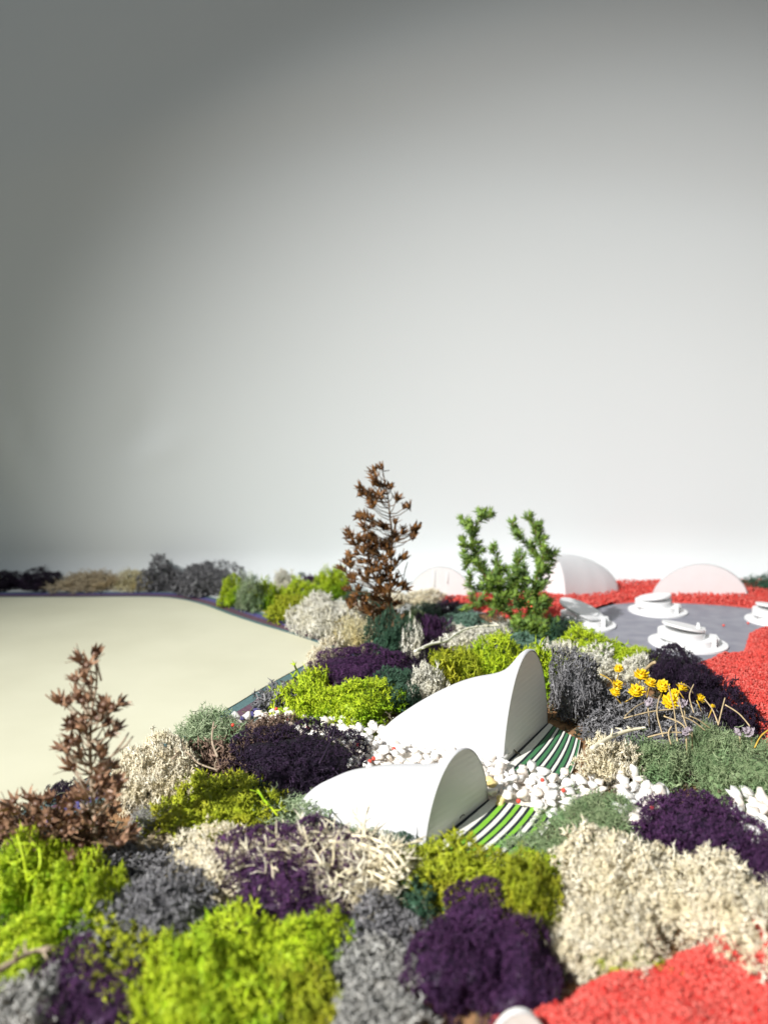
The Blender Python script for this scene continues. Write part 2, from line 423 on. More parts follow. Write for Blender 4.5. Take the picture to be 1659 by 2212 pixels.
def clump(style, mat, box, label, ratio=.85, z0=0., name='moss_clump'):
    l, t, r, b = box
    Cn, a, bd, h, rot, d = fit(l, t, r, b, ratio, z0)
    g = (a*bd*h)**(1/3)/.80*min(max(.46/d, .62), 1.35)
    cls = 'S' if g < .0148 else 'M' if g < .026 else 'L'
    nvar = {'S': 2, 'M': 3, 'L': 2}[cls]
    k = USE.get((style, cls), 0); USE[(style, cls)] = k+1
    me, axs = template(style, cls, k % nvar)
    o = add_obj(name, me); o.location = Cn
    flip = math.pi if (k//nvar) % 2 else 0
    o.rotation_euler.z = rot+flip+RND.uniform(-.12, .12)
    o.scale = (a*1.08/axs[0], bd*1.10/axs[1], h*(.90 if d > .72 else 1.18 if d < .34 else 1.0)/axs[2])
    o.material_slots[0].link = 'OBJECT'; o.material_slots[0].material = MATS[mat]
    tag(o, label, 'moss', CL_GROUP)
    return o
#CLUMPS
CL = [
 # ---- far row against the backdrop
 ('fine', 'darkpurple', (-40, 1229, 50, 1280), 'blackish purple moss clump at the far left end of the back row', .6),
 ('fine', 'darkpurple', (36, 1228, 150, 1280), 'wide blackish purple moss clump left of the tan clumps in the back row', .5),
 ('wisp', 'beige', (126, 1232, 262, 1280), 'wide tan moss clump in the shaded back row', .5),
 ('wisp', 'yellowcream', (246, 1232, 328, 1279), 'yellowish tan moss clump between wide tan clump and grey clump', .7),
 ('net', 'grey', (310, 1214, 392, 1282), 'peaked dark grey moss clump in the back row', .7),
 ('net', 'grey', (376, 1221, 496, 1290), 'broad dark grey moss clump left of the first neon green clump', .6),
 ('fine', 'neon', (472, 1243, 540, 1315), 'neon green moss clump at the bend of the painted bands', .9),
 ('wisp', 'palesage', (514, 1246, 568, 1326), 'narrow sage moss clump between two neon clumps at the bend', 1.),
 ('fine', 'darkpurple', (486, 1225, 530, 1256), 'small dark purple tuft behind the neon clump at the bend', 1.),
 ('fine', 'darkgreen', (522, 1225, 580, 1258), 'small dark green tuft in the back row behind the sage clump', 1.),
 ('fine', 'darkpurple', (570, 1229, 606, 1258), 'tiny dark purple tuft behind the pale cream tuft', 1.),
 ('antler', 'neon', (540, 1254, 606, 1320), 'neon yellow green clump right of the narrow sage clump', .9),
 ('sponge', 'ivory', (588, 1232, 642, 1290), 'pale cream tuft rising between the far neon clumps', 1.),
 ('fine', 'darkgreen', (626, 1232, 678, 1262), 'dark green tuft on the back row left of the brown plant', 1.),
 ('fine', 'purple', (656, 1234, 702, 1272), 'small purple tuft behind the bright neon peak', 1.),
 ('antler', 'neon', (686, 1223, 756, 1300), 'tall bright neon peak just left of the brown plant', .9),
 ('antler', 'neon', (612, 1257, 700, 1318), 'neon clump in front of the dark green tuft', .9),
 ('antler', 'neonolive', (586, 1282, 672, 1349), 'olive yellow clump beside the blue painted band', .8),
 # ---- middle left
 ('sponge', 'ivory', (636, 1277, 764, 1374), 'large fluffy cream clump left of the brown plant', .8),
 ('sponge', 'ivory', (690, 1300, 800, 1392), 'cream clump under the left side of the brown plant', .8),
 ('wisp', 'yellowcream', (729, 1338, 814, 1416), 'round pale yellow ball of moss below the brown plant', .9),
 ('sponge', 'cream', (662, 1388, 748, 1452), 'flat cream clump at the tip of the cream board', .8),
 ('fine', 'darkgreen', (800, 1332, 880, 1436), 'dark green clump at the foot of the brown plant', .8),
 ('fine', 'sage', (862, 1296, 914, 1384), 'grey green tuft right of the brown plant stem', .9),
 ('fine', 'darkgreen', (892, 1302, 960, 1352), 'dark green tuft behind the small purple clump', .9),
 ('sponge', 'cream', (868, 1276, 958, 1312), 'flat beige clump in front of the slotted white dome', .8),
 ('fine', 'darkpurple', (938, 1292, 1000, 1336), 'dark purple tuft beside the red ground near the juniper', .9),
 ('fine', 'purple', (905, 1330, 970, 1402), 'small purple clump above the long cream branch', .8),
 ('fine', 'teal', (956, 1314, 1050, 1376), 'teal green clump left of the juniper foot', .8),
 ('sponge', 'ivory', (866, 1352, 916, 1440), 'narrow cream clump between dark green and purple moss', .9),
 ('sponge', 'ivory', (960, 1352, 1064, 1412), 'cream lichen with a long bare branch left of the juniper', .8),
 ('sponge', 'ivory', (1040, 1348, 1126, 1404), 'cream lichen clump right at the juniper foot', .8),
 ('fine', 'darkpurple', (896, 1386, 968, 1450), 'nearly black clump under the long cream branch', .8),
 ('fine', 'teal', (1060, 1374, 1176, 1422), 'teal green clump behind the large white shell', .8),
 ('fine', 'darkgreen', (1160, 1330, 1236, 1400), 'dark green moss right of the juniper foot', .8),
 ('antler', 'neonolive', (924, 1394, 1036, 1492), 'olive neon clump behind the body of the large shell', .8),
 ('antler', 'neon', (1008, 1394, 1122, 1484), 'bright neon clump behind the neck of the large shell', .8),
 ('antler', 'neon', (1112, 1402, 1212, 1512), 'bright neon clump right behind the lip of the large shell', .8),
 ('sponge', 'ivory', (884, 1440, 960, 1524), 'cream clump left of the olive neon clump behind the large shell', .8),
 ('fine', 'purple', (684, 1402, 870, 1496), 'dark purple clump above the big neon clump', .7),
 ('fine', 'darkgreen', (802, 1450, 918, 1552), 'round dark green clump at the tail of the large shell', .8),
 ('antler', 'neon', (640, 1446, 706, 1508), 'small neon tuft at the painted band by the dark purple clump', .8),
 ('antler', 'neon', (604, 1480, 724, 1584), 'neon clump beside the painted bands and the pebbles', .7),
 ('antler', 'neon', (680, 1470, 844, 1594), 'big neon clump left of the large shell tail', .75),
 ('net', 'grey', (552, 1484, 634, 1540), 'flat grey lichen scrap lying on the painted bands', .8),
 # ---- right middle
 ('sponge', 'ivory', (1162, 1384, 1244, 1462), 'white lichen clump right of the large shell lip', .8),
 ('sponge', 'ivory', (1228, 1404, 1334, 1474), 'white lichen clump behind the big grey clump', .7),
 ('antler', 'neon', (1206, 1364, 1322, 1432), 'neon clump beside the tilted white platform', .7),
 ('antler', 'neon', (1294, 1396, 1400, 1448), 'neon clump between white lichen and grey plate', .7),
 ('sponge', 'ivory', (1336, 1424, 1404, 1490), 'small white lichen clump behind the yellow flowers', .8),
 ('net', 'grey', (1186, 1428, 1302, 1560), 'tall grey clump right of the large shell', .75),
 ('net', 'grey', (1262, 1490, 1412, 1592), 'grey tangle in front of the yellow flowers', .7),
 ('net', 'grey', (1372, 1512, 1530, 1606), 'dark grey tangle under the straw stems', .7),
 ('fine', 'darkpurple', (1388, 1406, 1524, 1512), 'dark purple clump beside the grey plate', .7),
 ('fine', 'darkpurple', (1456, 1444, 1570, 1546), 'dark purple clump sloping down along the red ground', .7),
 ('fine', 'darkpurple', (1524, 1508, 1650, 1612), 'dark purple clump between straw stems and red ground', .7),
 ('sponge', 'cream', (1264, 1596, 1370, 1706), 'cream clump right of the dark green striped mat', .75),
 ('wisp', 'sage', (1358, 1600, 1492, 1716), 'sage green clump right of the cream clump by the striped mat', .7),
 ('wisp', 'sage', (1484, 1568, 1600, 1690), 'peaked sage green clump under the straw stems', .7),
 ('wisp', 'sage', (1486, 1612, 1700, 1756), 'wide sage green clump at the right edge', .6),
 ('fine', 'purple', (1354, 1738, 1500, 1850), 'purple moss tongue reaching towards the white pebbles', .7),
 ('fine', 'purple', (1402, 1716, 1634, 1890), 'big dark purple mound at the right side', .75),
 ('fine', 'purple', (1600, 1812, 1720, 1950), 'dark purple clump cut by the right edge', .8),
 ('wisp', 'sage', (1190, 1712, 1372, 1840), 'sage green clump right of the lime striped mat', .65),
 ('wisp', 'sage', (1100, 1806, 1250, 1870), 'low sage green clump in front of the lime striped mat', .6),
 # ---- left
 ('wisp', 'palesage', (384, 1534, 524, 1640), 'pale sage clump leaning over the painted band', .75),
 ('net', 'mossbrown', (516, 1550, 638, 1640), 'brown lichen behind the big dark purple mound', .7),
 ('net', 'mossbrown', (420, 1594, 560, 1700), 'brown lichen with pale twigs left of the dark purple mound', .7),
 ('fine', 'darkpurple', (500, 1572, 772, 1752), 'big blackish purple mound left of the small shell', .7),
 ('sponge', 'cream', (244, 1600, 418, 1776), 'tall cream clump right of the dried brown spike', .75),
 ('sponge', 'beige', (352, 1634, 446, 1706), 'beige twiggy lichen above the tall cream clump', .7),
 ('fine', 'darkpurple', (100, 1690, 166, 1744), 'small dark purple tuft on the band behind the brown spike', .8),
 ('wisp', 'palegrey', (276, 1752, 372, 1822), 'pale grey green ball below the tall cream clump', .9),
 ('sponge', 'beige', (284, 1798, 420, 1862), 'beige clump below the pale grey ball', .7),
 ('antler', 'neonolive', (366, 1684, 604, 1862), 'olive neon clump left of the small shell', .7),
 ('wisp', 'palesage', (552, 1728, 744, 1830), 'sage clump along the near side of the small shell', .6),
 ('fine', 'sage', (706, 1772, 834, 1850), 'sage tuft against the near flank of the small shell', .8),
 ('fine', 'darkgreen', (806, 1798, 926, 1880), 'dark green tuft hugging the front corner of the small shell', .8),
 ('net', 'grey', (306, 1836, 470, 1930), 'dark grey scraps below the beige clump', .7),
 ('sponge', 'cream', (342, 1828, 590, 1970), 'long cream clump behind the front purple mound', .6),
 ('straw', 'cream', (584, 1836, 884, 1974), 'cream lichen with long lying strands behind the front purple mound', .6),
 ('antler', 'neonolive', (870, 1838, 1104, 1976), 'olive neon clump in front of the small shell face', .6),
 ('antler', 'neonolive', (1060, 1880, 1196, 2060), 'olive neon clump between front purple humps and big cream clump', .7),
 ('fine', 'neon', (1112, 1846, 1220, 1920), 'bright green tuft in front of the sage clump by the lime mat', .7),
 # ---- front row
 ('sponge', 'cream', (1214, 1804, 1490, 2010), 'big cream mound in the right foreground', .75),
 ('sponge', 'cream', (1420, 1868, 1700, 2060), 'cream clump right of the big cream mound beside the red ground', .7),
 ('sponge', 'cream', (1150, 1944, 1400, 2146), 'shaggy cream strands at the front of the big cream mound', .6),
 ('antler', 'neonolive', (1250, 2060, 1450, 2140), 'low neon moss between cream strands and red ground', .6),
 ('fine', 'purple', (936, 1936, 1164, 2110), 'top hump of the dark purple moss in the front centre', .8),
 ('fine', 'purple', (886, 2010, 1066, 2226), 'left hump of the dark purple moss in the front centre', .8),
 ('fine', 'purple', (1034, 2004, 1214, 2216), 'right purple hump beside the red ground in the front centre', .8),
 ('net', 'grey', (736, 1958, 906, 2090), 'upper grey clump between neon and purple moss in front', .8),
 ('net', 'palegrey', (716, 2050, 900, 2180), 'middle pale grey clump between neon and purple moss in front', .8),
 ('net', 'palegrey', (712, 2140, 900, 2290), 'lowest pale grey clump at the bottom edge beside neon moss', .8),
 ('antler', 'neon', (396, 2018, 590, 2170), 'neon green clump below the front purple mound', .8),
 ('antler', 'neon', (548, 1984, 736, 2170), 'highest neon green clump right in front of the purple mound', .8),
 ('antler', 'neon', (430, 2110, 650, 2290), 'neon green clump at the bottom edge', .8),
 ('antler', 'neonolive', (590, 2100, 742, 2280), 'yellowish neon clump at the bottom edge beside the grey clumps', .8),
 ('antler', 'neon', (310, 2056, 520, 2290), 'neon green clump right of the bottom left purple clump', .8),
 ('fine', 'purple', (466, 1808, 806, 2034), 'purple mound in front of the cream lying strands', .7),
 ('net', 'grey', (236, 1900, 474, 2080), 'grey clump right of the left neon clump', .7),
 ('antler', 'neon', (-20, 1840, 150, 2040), 'neon clump at the left edge below the brown plant', .8),
 ('antler', 'neon', (90, 1880, 262, 2090), 'neon clump in front of the brown spike foot', .8),
 ('antler', 'neonolive', (176, 2010, 368, 2150), 'olive neon clump above the bottom left purple clump', .7),
 ('antler', 'neon', (-60, 1990, 180, 2160), 'low neon clump beside the twig at the left edge', .7),
 ('fine', 'purple', (66, 2056, 316, 2260), 'purple clump in the bottom left corner', .7),
 ('net', 'palegrey', (-60, 2120, 170, 2300), 'pale grey clump in the very bottom left corner', .7),
 ('wisp', 'palegrey', (-40, 1966, 58, 2050), 'pale grey green tuft cut by the left edge', .8),
 ('fine', 'darkgreen', (-40, 1840, 34, 1930), 'dark green tuft cut by the left edge under the brown plant', .8),
 ('fine', 'darkgreen', (748, 1268, 800, 1312), 'dark green tuft directly behind the left of the brown plant', .8),
 ('sponge', 'cream', (790, 1282, 872, 1316), 'cream clump directly behind the brown plant', .8),
 ('fine', 'darkgreen', (756, 1290, 850, 1350), 'dark green moss under the brown plant', .8),
 ('net', 'grey', (1264, 1564, 1392, 1628), 'low grey tangle right behind the cream clump by the striped mat', .7),
 ('net', 'grey', (1400, 1560, 1520, 1630), 'low grey tangle touching the sage green peak', .7),
 ('fine', 'darkgreen', (1020, 1352, 1180, 1400), 'dark green moss under the juniper', .7),
 ('fine', 'darkpurple', (820, 1420, 920, 1480), 'dark purple moss between round dark green clump and cream clump', .7),
 ('wisp', 'darkgreen', (470, 1700, 620, 1800), 'dark green moss in the hollow below the blackish purple mound', .7),
 ('net', 'grey', (180, 1830, 330, 1930), 'dark grey scraps right of the brown spike foot', .7),
 ('net', 'mossbrown', (-80, 1770, 70, 1870), 'brown lichen under the low bushy brown heap', .8),
 ('fine', 'darkgreen', (820, 1880, 960, 1990), 'dark moss in the hollow left of the front purple humps', .7),
 ('wisp', 'darkgreen', (1606, 1246, 1720, 1282), 'green moss at the far right end against the backdrop', .5),
]
for i, (st, mt, box, lab, ra) in enumerate(CL):
    clump(st, mt, box, lab, ra)
print('tris after moss', TRIS)

def inpoly(x, y, P):
    c = False; j = len(P)-1
    for i in range(len(P)):
        if (P[i][1] > y) != (P[j][1] > y) and x < (P[j][0]-P[i][0])*(y-P[i][1])/(P[j][1]-P[i][1])+P[i][0]: c = not c
        j = i
    return c
def litter():
    rr = np.random.default_rng(77)
    REG = [(-150, 1830), (330, 1640), (560, 1540), (600, 1506), (700, 1424), (780, 1310), (960, 1304), (1120, 1345), (1400, 1462), (1500, 1470), (1640, 1610), (1700, 1990), (1590, 2000), (1440, 2090), (1180, 2200), (1060, 2320), (-150, 2320)]
    EX = [[(1084, 1668), (1181, 1562), (1262, 1604), (1290, 1690), (1230, 1704)], [(914, 1856), (1053, 1730), (1212, 1758), (1100, 1890)],
          [(548, 1560), (600, 1548), (680, 1562), (800, 1578), (860, 1600), (1000, 1625), (1084, 1652), (1100, 1668), (1240, 1688), (1300, 1700), (1300, 1730), (1200, 1772), (1060, 1736), (1040, 1700), (960, 1668), (760, 1680), (700, 1640), (600, 1590)],
          [(1330, 1690), (1380, 1692), (1440, 1740), (1400, 1800), (1340, 1800)], [(1570, 1735), (1640, 1735), (1720, 1770), (1720, 1860), (1620, 1850)]]
    G = [at(*p)[:2] for p in REG]; E = [[at(*p)[:2] for p in q] for q in EX]
    xs = [p[0] for p in G]; ys = [p[1] for p in G]; mb = MB(); n = 0
    while n < 5200:
        x, y = rr.uniform(min(xs), max(xs)), rr.uniform(min(ys), max(ys))
        if not inpoly(x, y, G) or any(inpoly(x, y, e) for e in E): continue
        sv, stt = SPR['net'][rr.integers(0, 12)]
        d = np.array([*rr.normal(size=2), .25]); d /= np.linalg.norm(d); X = ortho(d, rr); Y = np.cross(d, X)
        W = sv@np.stack([X, Y, d])*rr.uniform(.9, 1.8)+np.array([x, y, rr.uniform(.0005, .0045)]); W[:, 2] = np.maximum(W[:, 2], .0002)
        mb.add(W, stt, float(np.clip(rr.normal(.5, .3), 0, 1))); n += 1
    tag(add_obj('lichen_litter', mb.mesh('lichen_litter'), 'litter'), 'loose dark lichen crumbs lying between the moss clumps', 'lichen', kind='stuff')
litter()
# ------------------------------------------------------------------ white shells
HP = [(0, .02), (.06, .14), (.13, .25), (.27, .40), (.40, .52), (.55, .63), (.66, .685), (.76, .715), (.83, .755), (.88, .815), (.92, .89), (.955, .965), (.98, .998), (1, 1)]
WP = [(0, .06), (.06, .24), (.13, .36), (.27, .54), (.40, .66), (.55, .77), (.70, .85), (.80, .895), (.87, .93), (.92, .96), (.955, .985), (.98, .998), (1, 1)]
def interp(tab, s):
    X = [a for a, _ in tab]; Yv = [b for _, b in tab]; q = .045*min(1, 4*s+.1, 4*(1-s)+.02)
    return float(np.mean([np.interp(s+q*k/4, X, Yv) for k in range(-4, 5)]))
def shell(near, far, tail, apexpx, label, hp=HP, wp=WP, pw=.56, slots=False, face='shellface'):
    n_, f_, t_ = [at(*p) for p in (near, far, tail)]
    M = (n_+f_)/2; Wv = (f_-n_)/2; d = depth(M); dl = math.atan2(CAMH, M[1])
    H = apexpx*d/FPX/math.cos(dl)
    root = empty('shell_pavilion', M, label=label, cat='pavilion', group='white shell pavilions on the model')
    ns, na = 44, 36; V = []
    ax = t_-M
    nrm = np.array([Wv[1], -Wv[0], 0]); nrm /= np.linalg.norm(nrm)
    if np.dot(nrm, ax) > 0: nrm = -nrm     # face normal, away from the tail
    S = [(k/ns)**.8 for k in range(ns+1)]
    L = np.linalg.norm(ax)
    for s in S:
        # spine leaves the face along its normal, then bends to the tail
        u = 1-s
        c = ax*u + (-nrm*L*.55 - ax*.55)*u*(1-u)*(.9)
        hh = H*interp(hp, s); ww = interp(wp, s)
        for k in range(na+1):
            x = -math.cos(math.pi*k/na); z = hh*(1-min(1, abs(x))**2)**pw
            V.append(c + Wv*x*ww + np.array([0, 0, z-.0005]))
    T = []
    for i in range(ns):
        for k in range(na):
            a = i*(na+1)+k; T += [(a, a+1, a+na+2), (a, a+na+2, a+na+1)]
    # thin rim around the opening
    base = len(V); off = nrm*.0007
    for k in range(na+1):
        x = -math.cos(math.pi*k/na); z = H*(1-min(1, abs(x))**2)**pw
        V.append(Wv*x*.985+np.array([0, 0, z*.985-.0005])+off)
    for k in range(na):
        a = ns*(na+1)+k; T += [(a, a+1, base+k+1), (a, base+k+1, base+k)]
    me = mesh_np('shell_body', V, T)
    add_obj('shell_body', me, 'shellwhite', root)
    # flat front panel with real thickness
    F = []; T = []
    for side, dd in ((0, .0004), (1, -.002)):
        for k in range(na+1):
            x = -math.cos(math.pi*k/na); z = H*(1-min(1, abs(x))**2)**pw
            F.append(Wv*x*.978+np.array([0, 0, z*.978-.0005])+nrm*dd)
    F.append(np.array([0, 0, H*.3])+nrm*.0004)
    n1 = na+1
    for k in range(na):
        T += [(2*n1, k, k+1), (k, n1+k, n1+k+1), (k, n1+k+1, k+1)]
    T.append((2*n1, na, 0))
    add_obj('front_panel', mesh_np('front_panel', F, T, smooth=False), face, root)
    if slots:
        for xx, z0, z1 in ((-.18, .35, .86), (.22, .45, .8)):
            mb = MB(); p = Wv*xx+nrm*.0010
            mb.tube([p+np.array([0, 0, H*z0]), p+np.array([0, 0, H*z1])], .0004, 6)
            add_obj('rib', mb.mesh('rib'), 'whiteplastic', root)
    return root, n_, f_, nrm
shell((1084, 1660), (1181, 1567), (806, 1604), 196, 'large white shell pavilion facing the dark green striped mat')
HP2 = [(0, .03), (.06, .26), (.13, .40), (.3, .575), (.5, .66), (.63, .69), (.74, .705), (.82, .735), (.88, .79), (.93, .875), (.965, .96), (.985, .998), (1, 1)]
WP2 = [(0, .08), (.06, .34), (.13, .50), (.3, .68), (.5, .79), (.7, .87), (.88, .94), (.965, .985), (1, 1)]
shell((914, 1846), (1053, 1733), (640, 1758), 153, 'small white shell pavilion facing the lime green striped mat', HP2, WP2)
shell((1408, 1289), (1617, 1290), (1530, 1266), 72, 'white half dome facing forward on the far red ground', pw=.6, face='whiteplastic')
shell((880, 1292), (1022, 1294), (945, 1268), 70, 'white ribbed half dome behind the dried brown plant', pw=.56, slots=True, face='whiteplastic')
HPB = [(0, .02), (.05, .30), (.1, .44), (.2, .62), (.4, .82), (.6, .93), (.8, .98), (1, 1)]
WPB = [(0, .1), (.1, .4), (.3, .7), (.6, .9), (1, 1)]
shell((1222, 1295), (1158, 1280), (1336, 1280), 90, 'rounded white shell right behind the juniper sprig', HPB, WPB, pw=.5, face='whiteplastic')
shell((1190, 2292), (1050, 2300), (1110, 2270), 92, 'pale dome top just peeking in at the bottom edge', pw=.5)
shell((1664, 2176), (1716, 2100), (1750, 2150), 74, 'blurred white shell edge cut by the right border', pw=.5)

# ------------------------------------------------------------------ striped mats
def mat_stripes(A, B, Cc, D, widths, label, bulge):
    A, B, Cc, D = [at(*p) for p in (A, B, Cc, D)]
    root = empty('striped_mat', (A+B+Cc+D)/4, label=label, cat='mat', group='striped mats in front of the shells')
    o0 = (A+B+Cc+D)/4
    tot = sum(w_ for _, w_ in widths)
    outv = ((Cc+D)/2-(A+B)/2)
    def pt(s, t, z):
        p = (A*(1-s)+B*s)*(1-t)+(D*(1-s)+Cc*s)*t
        return p + outv*bulge*(4*s*(1-s))*min(1, t*4+.15) + np.array([0, 0, z]) - o0
    def strip(t0, t1, z0, z1, nm, mt, ins=.0):
        mb = MB(); n = 22; V = []; T = []
        for i in range(n+1):
            s = -ins + (1+2*ins)*i/n
            jit = .0012*math.sin(i*1.7+t0*40)
            V += [pt(s, t0+jit, z1), pt(s, t1+jit, z1), pt(s, t0+jit, z0), pt(s, t1+jit, z0)]
        for i in range(n):
            a = i*4; b = a+4
            T += [(a, a+1, b+1), (a, b+1, b), (a, b, b+2), (a, b+2, a+2), (a+1, a+3, b+3), (a+1, b+3, b+1)]
        for a in (0, n*4): T += [(a, a+1, a+3), (a, a+3, a+2)]
        mb.add(V, T); add_obj(nm, mb.mesh(nm, smooth=False), mt, root)
    strip(-.055, 1.0, .0, .0016, 'mat_base', 'matdark', ins=-.002)
    t = 0
    for mt, w_ in widths:
        if mt != 'matdark':
            strip(t/tot, (t+w_)/tot, .0010, .0020 if mt == 'matwhite' else .0018, 'stripe', mt)
        t += w_
    return root
W1 = [('matwhite', 2.3)]
for k in range(4): W1 += [('matdark', .7), ('matgreen', 1.3), ('matdark', .7), ('matwhite', .95)]
W1 += [('matdark', .4), ('matgreen', .9), ('matwhite', .3)]
mat_stripes((1092, 1663), (1186, 1569), (1254, 1606), (1222, 1700), W1, 'dark green and white striped mat in front of the large shell', .045)
W2 = [('matwhite', 2.2)]
for k in range(4): W2 += [('matdark', .8), ('matlime', 1.15), ('matdark', .8), ('matwhite', 1.2)]
mat_stripes((926, 1850), (1060, 1735), (1206, 1762), (1092, 1884), W2, 'lime green and white striped mat in front of the small shell', .06)

# ------------------------------------------------------------------ pebbles
import bmesh
def pebble_mesh(seed):
    rr = np.random.default_rng(seed); bm = bmesh.new(); bmesh.ops.create_icosphere(bm, subdivisions=2, radius=1)
    V = np.array([v.co[:] for v in bm.verts]); T = np.array([[v.index for v in f.verts] for f in bm.faces]); bm.free()
    L = lump(rr); V = V*(1+1.9*(L(V)-1))[:, None]*np.array([1.15, .88, .66])
    return mesh_np('pebble', V, T)
PEB = []
for s in range(5):
    for mt in ('pebble', 'pebblewarm'):
        me = pebble_mesh(s); me.materials.append(MATS[mt]); PEB.append(me)
pey = pebble_mesh(9); pey.materials.append(MATS['pebbleyellow'])
def pebble_path(name, P, n, label, seed, sz=(.0021, .0036)):
    g = [at(*p) for p in P]; c = np.mean(g, axis=0)
    root = sheet(name, [(p-c)[:2] for p in g], .0006, 'pebblebed'); root.location = c
    tag(root, label, 'pebbles')
    rr = random.Random(seed); xs = [p[0] for p in g]; ys = [p[1] for p in g]; pts = []; tries = 0
    G2 = [p[:2] for p in g]
    while len(pts) < n and tries < 40000:
        tries += 1
        x, y = rr.uniform(min(xs), max(xs)), rr.uniform(min(ys), max(ys))
        if not inpoly(x, y, G2): continue
        s = rr.uniform(*sz)*(1.35 if rr.random() < .12 else 1)
        lvl = 0
        near = [q for q in pts if (q[0]-x)**2+(q[1]-y)**2 < (.92*(q[3]+s))**2]
        if near:
            if len(near) > 3 or any(q[4] > 0 for q in near): continue
            lvl = 1
        z = .0006+s*.62+(.0030 if lvl else 0)
        pts.append((x, y, z, s, lvl))
    for x, y, z, s, lvl in pts:
        me = rr.choice(PEB) if rr.random() > .012 else pey
        o = add_obj('pebble', me, None, root); o.location = (x-c[0], y-c[1], z)
        o.rotation_euler = (rr.gauss(0, .4), rr.gauss(0, .4), rr.uniform(0, 6.28)); o.scale = (s, s, s)
    return len(pts)
np_ = pebble_path('pebble_path', [(548, 1560), (600, 1548), (680, 1562), (800, 1578), (860, 1600), (1000, 1625), (1084, 1652), (1100, 1668), (1240, 1688), (1300, 1700), (1300, 1730), (1200, 1772), (1060, 1736), (1040, 1700), (960, 1668), (760, 1680), (700, 1640), (600, 1590)], 298, 'path of glossy white pebbles between the two white shells', 3)
np_ += pebble_path('pebble_path', [(1330, 1690), (1380, 1692), (1440, 1740), (1400, 1800), (1340, 1800), (1330, 1740)], 34, 'small heap of white pebbles left of the right purple mound', 5, (.0026, .0042))
np_ += pebble_path('pebble_path', [(1570, 1735), (1640, 1735), (1720, 1770), (1720, 1860), (1620, 1850), (1590, 1790)], 34, 'white pebbles at the right edge behind the purple clumps', 6, (.003, .005))
np_ += pebble_path('pebble_path', [(455, 1570), (540, 1555), (560, 1570), (520, 1590)], 9, 'few white pebbles on the painted bands by the pale sage clump', 8)
print('pebbles', np_)
pe = bmesh.new(); bmesh.ops.create_icosphere(pe, subdivisions=2, radius=.0012); bead = bpy.data.meshes.new('red_bead'); pe.to_mesh(pe and bead); pe.free()
for p in bead.polygons: p.use_smooth = True
bead.materials.append(MATS['beadred'])
for x, y, z, lab in [(503, 1567, .010, 'tiny red bead on the pale sage clump'), (597, 1532, .012, 'tiny red bead on the neon clump by the bands'),
    (622, 1555, .0075, 'red bead on the narrow end of the pebble path'), (643, 1564, .0075, 'red bead right beside another at the path end'), (665, 1572, .0075, 'red bead in front of the big neon clump'),
    (773, 1610, .008, 'red bead on pebbles right of the blackish purple mound'), (851, 1618, .008, 'red bead on pebbles below the large shell body'), (807, 1639, .0075, 'upper red bead of a pair on the pebbles'), (799, 1645, .007, 'lower red bead of a pair on the pebbles'),
    (1171, 1686, .008, 'red bead on pebbles near the dark green striped mat'), (1217, 1708, .008, 'red bead on pebbles below the end of the dark green mat'), (1120, 1731, .007, 'red bead on pebbles above the lime striped mat'),
    (1563, 1351, .0016, 'red crumb on the bare grey plate'), (1616, 1346, .0016, 'red crumb on the grey plate beside the cut platform'), (1141, 1300, .060, 'upper red bead caught in the juniper'), (1148, 1311, .056, 'lower red bead caught in the juniper'),
    (1409, 1746, .010, 'red bead between pebbles and purple tongue'), (1634, 1796, .010, 'red bead on the pebbles at the right edge')]:
    if z > .05:
        P = atY(x, y, at(1145, 1388)[1]-.008)
    else: P = at(x, y, z)
    tag(add_obj('red_bead', bead, None, None, P), lab, 'bead', 'loose red beads')

